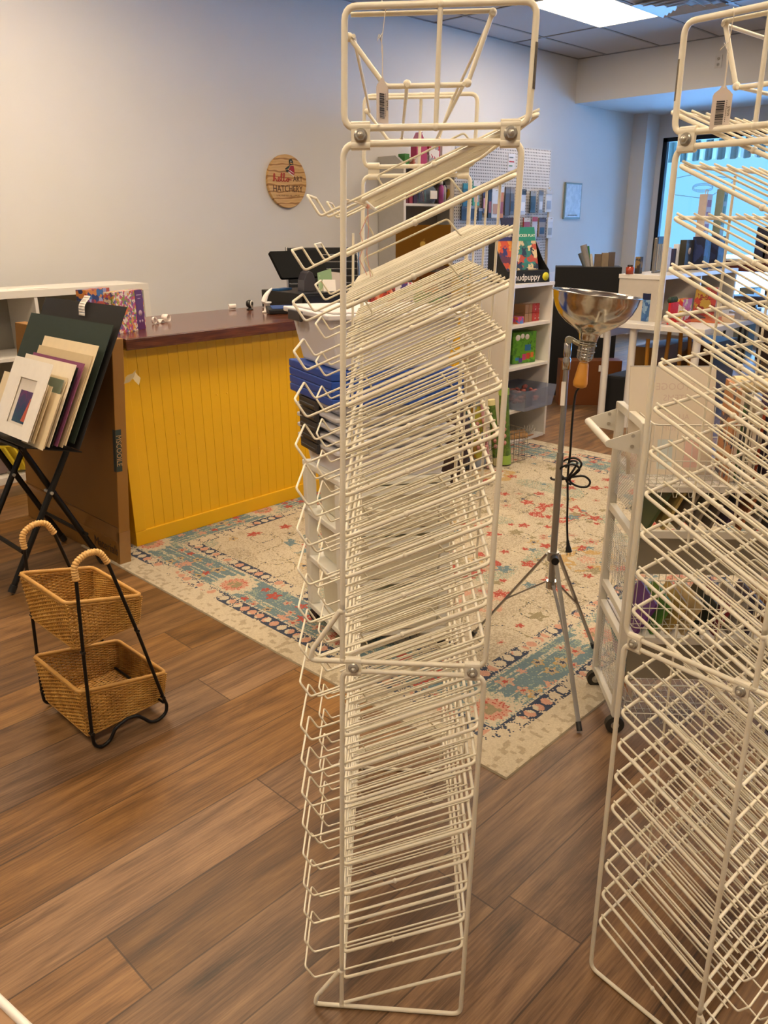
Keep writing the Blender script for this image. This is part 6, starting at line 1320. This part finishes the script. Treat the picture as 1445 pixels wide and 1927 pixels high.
# faint rhombus decal on the window glass
m = MB(); X = WIN_X+.033
for q in (((5.02, 1.93), (4.75, 1.97), (4.2, 1.90), (4.55, 1.68), (4.98, 1.74)),): m.tube(fillet([(X, a, b_) for a, b_ in q], .03, 3, True), .004, 4, True)
for k in range(3): m.tube([(X, 4.62+.13*math.cos(t*.4), 1.80+.04*math.sin(t*.4)+.012*k) for t in range(16)], .003, 4, True)
m.build('window_decal', mat('frosted_decal', '#a8d8ee', .6), **T('faint frosted rhombus decal on the shop window glass', 'decal'))

# ================================================================== ROLLING WIRE CART (right)
A = V((2.075, 1.08, 0)); B = V((1.89, .91, 0)); e2v = V((.655, -.755, 0)).normalized(); e1v = (A-B).normalized(); CW = .46; CD = (A-B).length
M_cart = mat('white_powdercoat', '#cbc6b8', .4, noise=.02)
e = empty('rolling_cart', (B+e2v*CW/2+e1v*CD/2), 'white metal rolling cart with wire baskets behind the right-hand rack', 'cart')
def sq(m, a, b_, w_=.011): m.tube([a, b_], w_*1.414, 4)
def post(p0, z0, z1):
    m = MB(); dx, dy = e1v*.0115, e2v*.0115; m.hexa([p0-dx-dy+V((0, 0, z0)), p0+dx-dy+V((0, 0, z0)), p0+dx+dy+V((0, 0, z0)), p0-dx+dy+V((0, 0, z0)), p0-dx-dy+V((0, 0, z1)), p0+dx-dy+V((0, 0, z1)), p0+dx+dy+V((0, 0, z1)), p0-dx+dy+V((0, 0, z1))]); return m
def bar(a, b_, h_=.022, w_=.018):
    d_ = (b_-a).normalized(); n_ = V((-d_.y, d_.x, 0))*w_/2; u_ = V((0, 0, h_/2)); m = MB(); m.hexa([a-n_-u_, a+n_-u_, b_+n_-u_, b_-n_-u_, a-n_+u_, a+n_+u_, b_+n_+u_, b_-n_+u_]); return m
for s_ in (0, 1):
    o = e2v*CW*s_
    for p0 in (A+o, B+o): post(p0, .055, .925).build('post', M_cart, e, bevel=.003)
    for z in (.925-.011, .615, .37, .302, .065): bar(B+o+V((0, 0, z)), A+o+V((0, 0, z))).build('side_rail', M_cart, e, bevel=.002)
    for p0 in (A+o, B+o):
        c = p0+V((0, 0, .028)); MB().cyl(c-e1v*.009, c+e1v*.009, .027, n=20).build('caster_wheel', mat('dark_rubber', '#26241f', .6), e); MB().cyl(c-e1v*.0105, c+e1v*.0105, .012, n=16).build('caster_hub', M_steel, e); MB().tube([c+V((0, 0, .028)), c+V((0, 0, .0))-e1v*.012], .005, 6).build('caster_fork', M_steel, e)
    # expanded-metal mesh panels on the side
    for (z0, z1) in ((.42, .58), (.09, .28)) if s_ == 0 else ():
        m = MB()
        for k in range(24): t = (k+.5)/24; m.tube([B+o+V((0, 0, z0+(z1-z0)*t))+e1v*.012, A+o+V((0, 0, z0+(z1-z0)*t))-e1v*.012], .0009, 3)
        for k in range(14): t = (k+.5)/14; m.tube([B.lerp(A, t)+o+V((0, 0, z0)), B.lerp(A, t)+o+V((0, 0, z1))], .0007, 3)
        m.build('mesh_panel', M_cart, e)
    if s_ == 0:
        m = MB(); z0, z1 = .66, .84; n_ = 18
        for k in range(-n_, n_):
            for sg in (1, -1):
                pts = []
                for t in (0, 1):
                    pass
                a0 = (k/n_); 
                # diagonal strands clipped to the panel
                x0_, x1_ = max(0, a0), min(1, a0+1)
                if x1_ > x0_:
                    za, zb_ = (x0_-a0), (x1_-a0)
                    if sg < 0: za, zb_ = 1-za, 1-zb_
                    m.tube([B.lerp(A, x0_)+V((0, 0, z0+(z1-z0)*za)), B.lerp(A, x1_)+V((0, 0, z0+(z1-z0)*zb_))], .0007, 3)
        m.build('mesh_panel', M_cart, e)
# push handle with gussets
hb0 = A-e2v*.115+V((0, 0, .893)); hb1 = B-e2v*.085-e1v*.012+V((0, 0, .845)); hb0 = V((1.995, 1.162, .893)); d_ = -e2v
hb0 = A+d_*.088+V((0, 0, .868)); hb1 = B+d_*.088+V((0, 0, .868))
MB().cyl(hb0, hb1, .010).build('push_handle', M_cart, e)
for (p0, h0) in ((A, hb0), (B, hb1)):
    m = MB(); t_ = e1v*.0015; q = [p0+V((0, 0, .905))-e2v*.011, p0+V((0, 0, .840))-e2v*.011, h0+V((0, 0, -.010)), h0+V((0, 0, .010))]
    m.add([x-t_ for x in q]+[x+t_ for x in q], [(0, 1, 2, 3), (7, 6, 5, 4), (0, 4, 5, 1), (1, 5, 6, 2), (2, 6, 7, 3), (3, 7, 4, 0)]); m.build('handle_bracket', M_cart, e)
    for z in (.89, .862): MB().cyl(p0-e2v*.03+V((0, 0, z))-e1v*.004, p0-e2v*.03+V((0, 0, z))+e1v*.004, .005, n=10).build('bolt', M_steel, e)
# wire baskets and ledges
def cp(a, b_, z): return B+e2v*a+e1v*b_+V((0, 0, z))
for bi, (z0, z1) in enumerate(((.757, .92), (.345, .49), (.07, .163))):
    m = MB()
    for z, rr_ in ((z1, .0022), (z0+(z1-z0)*.42, .0015), (z0, .0018)): m.tube(fillet([cp(.02, -.008, z), cp(CW-.02, -.008, z), cp(CW-.02, CD-.01, z), cp(.02, CD-.01, z)], .015, 3, True), rr_, 5, True)
    for k in range(22):
        t = .02+(CW-.04)*k/21; m.tube(fillet([cp(t, -.008, z1), cp(t, -.008, z0), cp(t, CD-.01, z0), cp(t, CD-.01, z1)], .01, 2), .0012, 4)
    for k in range(7): t = (k+.5)/7*(CD-.02); m.tube([cp(.02, t, z1), cp(.02, t, z0), cp(CW-.02, t, z0), cp(CW-.02, t, z1)], .0012, 4)
    for k in range(10):
        t = .04+.04*k; m.tube([cp(t, -.010, z0), cp(t+.006, -.012, z0-.028), cp(t+.013, -.012, z0-.028), cp(t+.018, -.010, z0)], .0012, 4)
    m.build('wire_basket', M_cart, e)
for (z, h_, d0) in ((.752, .014, 1), (.623, .02, 0), (.312, .012, 1), (.307, .022, 0)):
    m = MB(); dd_ = 0 if d0 == 0 else 0
    m.hexa([cp(.012, 0, z-h_), cp(CW-.012, 0, z-h_), cp(CW-.012, CD-.012, z-h_), cp(.012, CD-.012, z-h_), cp(.012, 0, z), cp(CW-.012, 0, z), cp(CW-.012, CD-.012, z), cp(.012, CD-.012, z)]); 
    if d0: m.build('shelf_tray', M_white, e)
    else:
        m2 = bar(cp(.012, -.004, z), cp(CW-.012, -.004, z), .02, .012); m2.build('front_rail', M_cart, e)
for (z0, z1) in ((.50, .61), (.175, .295)):
    m = MB(); m.hexa([cp(.02, .012, z0), cp(CW-.02, .012, z0), cp(CW-.02, .016, z0), cp(.02, .016, z0), cp(.02, .012, z1), cp(CW-.02, .012, z1), cp(CW-.02, .016, z1), cp(.02, .016, z1)]); m.build('fabric_panel', mat('taupe_panel', '#8a8270', .7), e)
# leaning magazines in two tiers
rnd = random.Random(21)
cols_t = [('#3c4a2c', 'dark green'), ('#b09a5a', 'straw yellow'), ('#7c7468', 'stone grey'), ('#8c8478', 'pale grey'), ('#6a5e52', 'brown grey'), ('#3c2c44', 'aubergine'), ('#9a5a34', 'rust'), ('#8a867e', 'putty'), ('#2c3446', 'navy'), ('#7a4034', 'brick')]
for k, (c, nm) in enumerate(cols_t):
    a = .035+.04*k; lean = .45-.02*k; t_ = .008; z0, hh = .375, .215
    o = cp(a, .02, .3755+.0); M = MX(cp(a, .02, .376), e1v, (V((0, 0, 1))*math.cos(lean)+e2v*math.sin(lean)*-1*-1).normalized() if False else (V((0, 0, 1))*math.cos(lean)+e2v*math.sin(lean)).normalized(), V((0, 0, 0)))
    yv = (V((0, 0, 1))*math.cos(lean)+e2v*math.sin(lean)).normalized(); zv = e1v.cross(yv); M = MX(cp(a, .02, .612-.001), e1v, yv, zv)
    m = MB(); m.prism([(0, 0), (.17, 0), (.17, .115), (0, .115)], MX(cp(a-.0, .018, .628), e1v, yv, zv), t_); m.build('leaning_book', cmat(c), **T('%s book leaning in the middle tier of the rolling cart' % nm, 'book', 'books in the middle tier of the cart'))
cols_b = [('#5a2a70', 'purple'), ('#4a7a2c', 'green'), ('#a88a4a', 'golden'), ('#c0a878', 'cream'), ('#14201c', 'black green'), ('#7a2430', 'wine red'), ('#8a8478', 'grey'), ('#3a3448', 'dark violet'), ('#9a6a3a', 'brown')]
for k, (c, nm) in enumerate(cols_b):
    a = .035+.043*k; lean = .5-.02*k; yv = (V((0, 0, 1))*math.cos(lean)+e2v*math.sin(lean)).normalized(); zv = e1v.cross(yv)
    m = MB(); m.prism([(0, 0), (.17, 0), (.17, .105), (0, .105)], MX(cp(a, .018, .3135), e1v, yv, zv), .009); m.build('leaning_book', cmat(c), **T('%s book leaning in the lower tier of the rolling cart' % nm, 'book', 'books in the lower tier of the cart'))
# activity pad in the lower side mesh
m = MB(); yv = (V((0, 0, 1))*.97-e2v*.22).normalized(); Mp = MX(cp(.045, .03, .10), e1v, yv, e1v.cross(yv)); m.prism([(0, 0), (.14, 0), (.14, .20), (0, .20)], Mp, .008); pad = m.build('activity_pad', patterned('pad_print', ['#3f8a9c', '#c9b9a8', '#3f8a9c', '#c7742a', '#a88cb0'], 16), **T('spiral activity pad with purple top and teal orange picture inside the cart side', 'activity pad'))
# white notice board sign in the top basket
s0 = cp(.015, .21, .665); 
e = empty('white_sign_board', s0, 'pale sign board with faint lettering standing in the top tier of the cart', 'sign board')
m = MB(); yv = (V((0, 0, 1))*.985+e1v*.17).normalized(); Ms = MX(cp(.0, .245, .665), e2v, yv, e2v.cross(yv)); Ms = MX(cp(-.01, .10, .757), e2v, (V((0, 0, 1))*.98+e1v*.2).normalized(), e2v.cross((V((0, 0, 1))*.98+e1v*.2).normalized()))
m.prism([(0, 0), (.225, 0), (.225, .288), (0, .288)], Ms, .004); m.build('board', mat('translucent_white_board', '#c9bda9', .35, noise=.03), e)
m = MB(); m.tube([Ms @ V((0, .289, .002)), Ms @ V((.225, .289, .002))], .0022, 5); m.build('board_edge', mat('grey_edge', '#8a8684', .4), e)
m = MB(); Mt = Ms @ Matrix.Translation((0, 0, .0042))
for (t_, y_, s_) in (('STOOGE', .235, .026), ('ITEMS', .205, .024), ('ALL SALE', .155, .020), ('SHOP', .125, .022)):
    m.text(t_, s_, Mt @ Matrix.Translation((.12, y_, 0)) @ Matrix.Scale(-1, 4, (1, 0, 0)), ext=.0001)
m.build('faint_lettering', mat('faint_letter', '#bda99a', .5), e)
for (x_, y_, c) in ((.03, .06, '#c9a79a'), (.10, .055, '#b5bdb9'), (.17, .06, '#c9a79a')): m = MB(); m.prism([(x_-.02, y_-.04), (x_+.02, y_-.04), (x_+.02, y_+.04), (x_-.02, y_+.04)], Mt, .0003); m.build('faint_picture', mat('fp'+c, c, .5), e)
# tall magazines in the top tier
mags = [('#b07a50', 'glossy magazine with orange flower cover'), ('#cfc0ae', 'white magazine with purple splashes'), ('#3f5a2a', 'green violet colour book'), ('#c5b8a4', 'thick cream paperback'), ('#8a8272', 'grey spine colour book'), ('#b04a2a', 'cream book with red brush stroke'), ('#4a3a5c', 'dark violet spine book'), ('#cfc5b0', 'pale spine book'), ('#2a2838', 'navy spine book'), ('#b8ac98', 'beige spine book'), ('#6a1f2c', 'maroon label book'), ('#c9bfae', 'white book at the frame edge')]
for k, (c, nm) in enumerate(mags):
    a = .225+.017*k; z0 = .757; hh = .22-.012*(k % 3)+(.03 if k < 2 else 0); m = MB()
    X = (e1v*.93+e2v*.15).normalized(); Y = V((0, 0, 1)); zv = X.cross(Y)
    m.prism([(0, 0), (.15, 0), (.15, hh), (0, hh)], MX(cp(a, .02+.02*(k % 3), z0), X, Y, zv), .010); ob = m.build('magazine', patterned('mag%d' % k, [c, c, '#c9bfae' if k % 2 else '#4a4452', c], 30), **T(nm+' standing in the top tier of the rolling cart', 'magazine', 'magazines in the top tier of the cart'), bevel=.0008)
for k in range(2):
    c = cp(.30+.09*k, .12, .757+.22+.0235); MB().tube([c-e2v*.05, c+e2v*.05], .022, 14).build('paper_roll', mat('cream_roll_paper', '#cdb88c', .7), **T(('left', 'right')[k]+' cream roll of paper lying across the magazines in the cart', 'roll'))
# ================================================================== TABLE CORNER in the lower left
tp0 = atz(0, 1880, .75); tp1 = atz(52, 1930, .75); d_ = (tp1-tp0).normalized(); n_ = V((-d_.y, d_.x, 0))
if n_.dot(V((0, 0, 0))-tp0) < 0: n_ = -n_
a = tp0-d_*.5; b_ = tp1+d_*.35
e = empty('display_table', (a+b_)/2+n_*.2-V((0, 0, .75)), 'tan tabletop corner with a pale edge at the lower left of the picture', 'table')
o = [a, b_, b_+n_*.45, a+n_*.45]
if (b_-a).cross(n_).z < 0: o = [b_, a, a+n_*.45, b_+n_*.45]
m = MB(); m.hexa([p-V((0, 0, .022)) for p in o]+[p-V((0, 0, .002)) for p in o]); m.build('tabletop', mat('tan_laminate', '#8d6a48', .4), e)
m = MB(); m.tube([a-V((0, 0, .002)), b_-V((0, 0, .002))], .004, 8); m.build('edge_band', M_white, e)
for q in (o[0], o[1], o[2], o[3]):
    c = ((o[0]+o[2])/2); q2 = q.lerp(c, .14); MB().cyl((q2.x, q2.y, 0), (q2.x, q2.y, .7275), .02).build('leg', M_white, e)
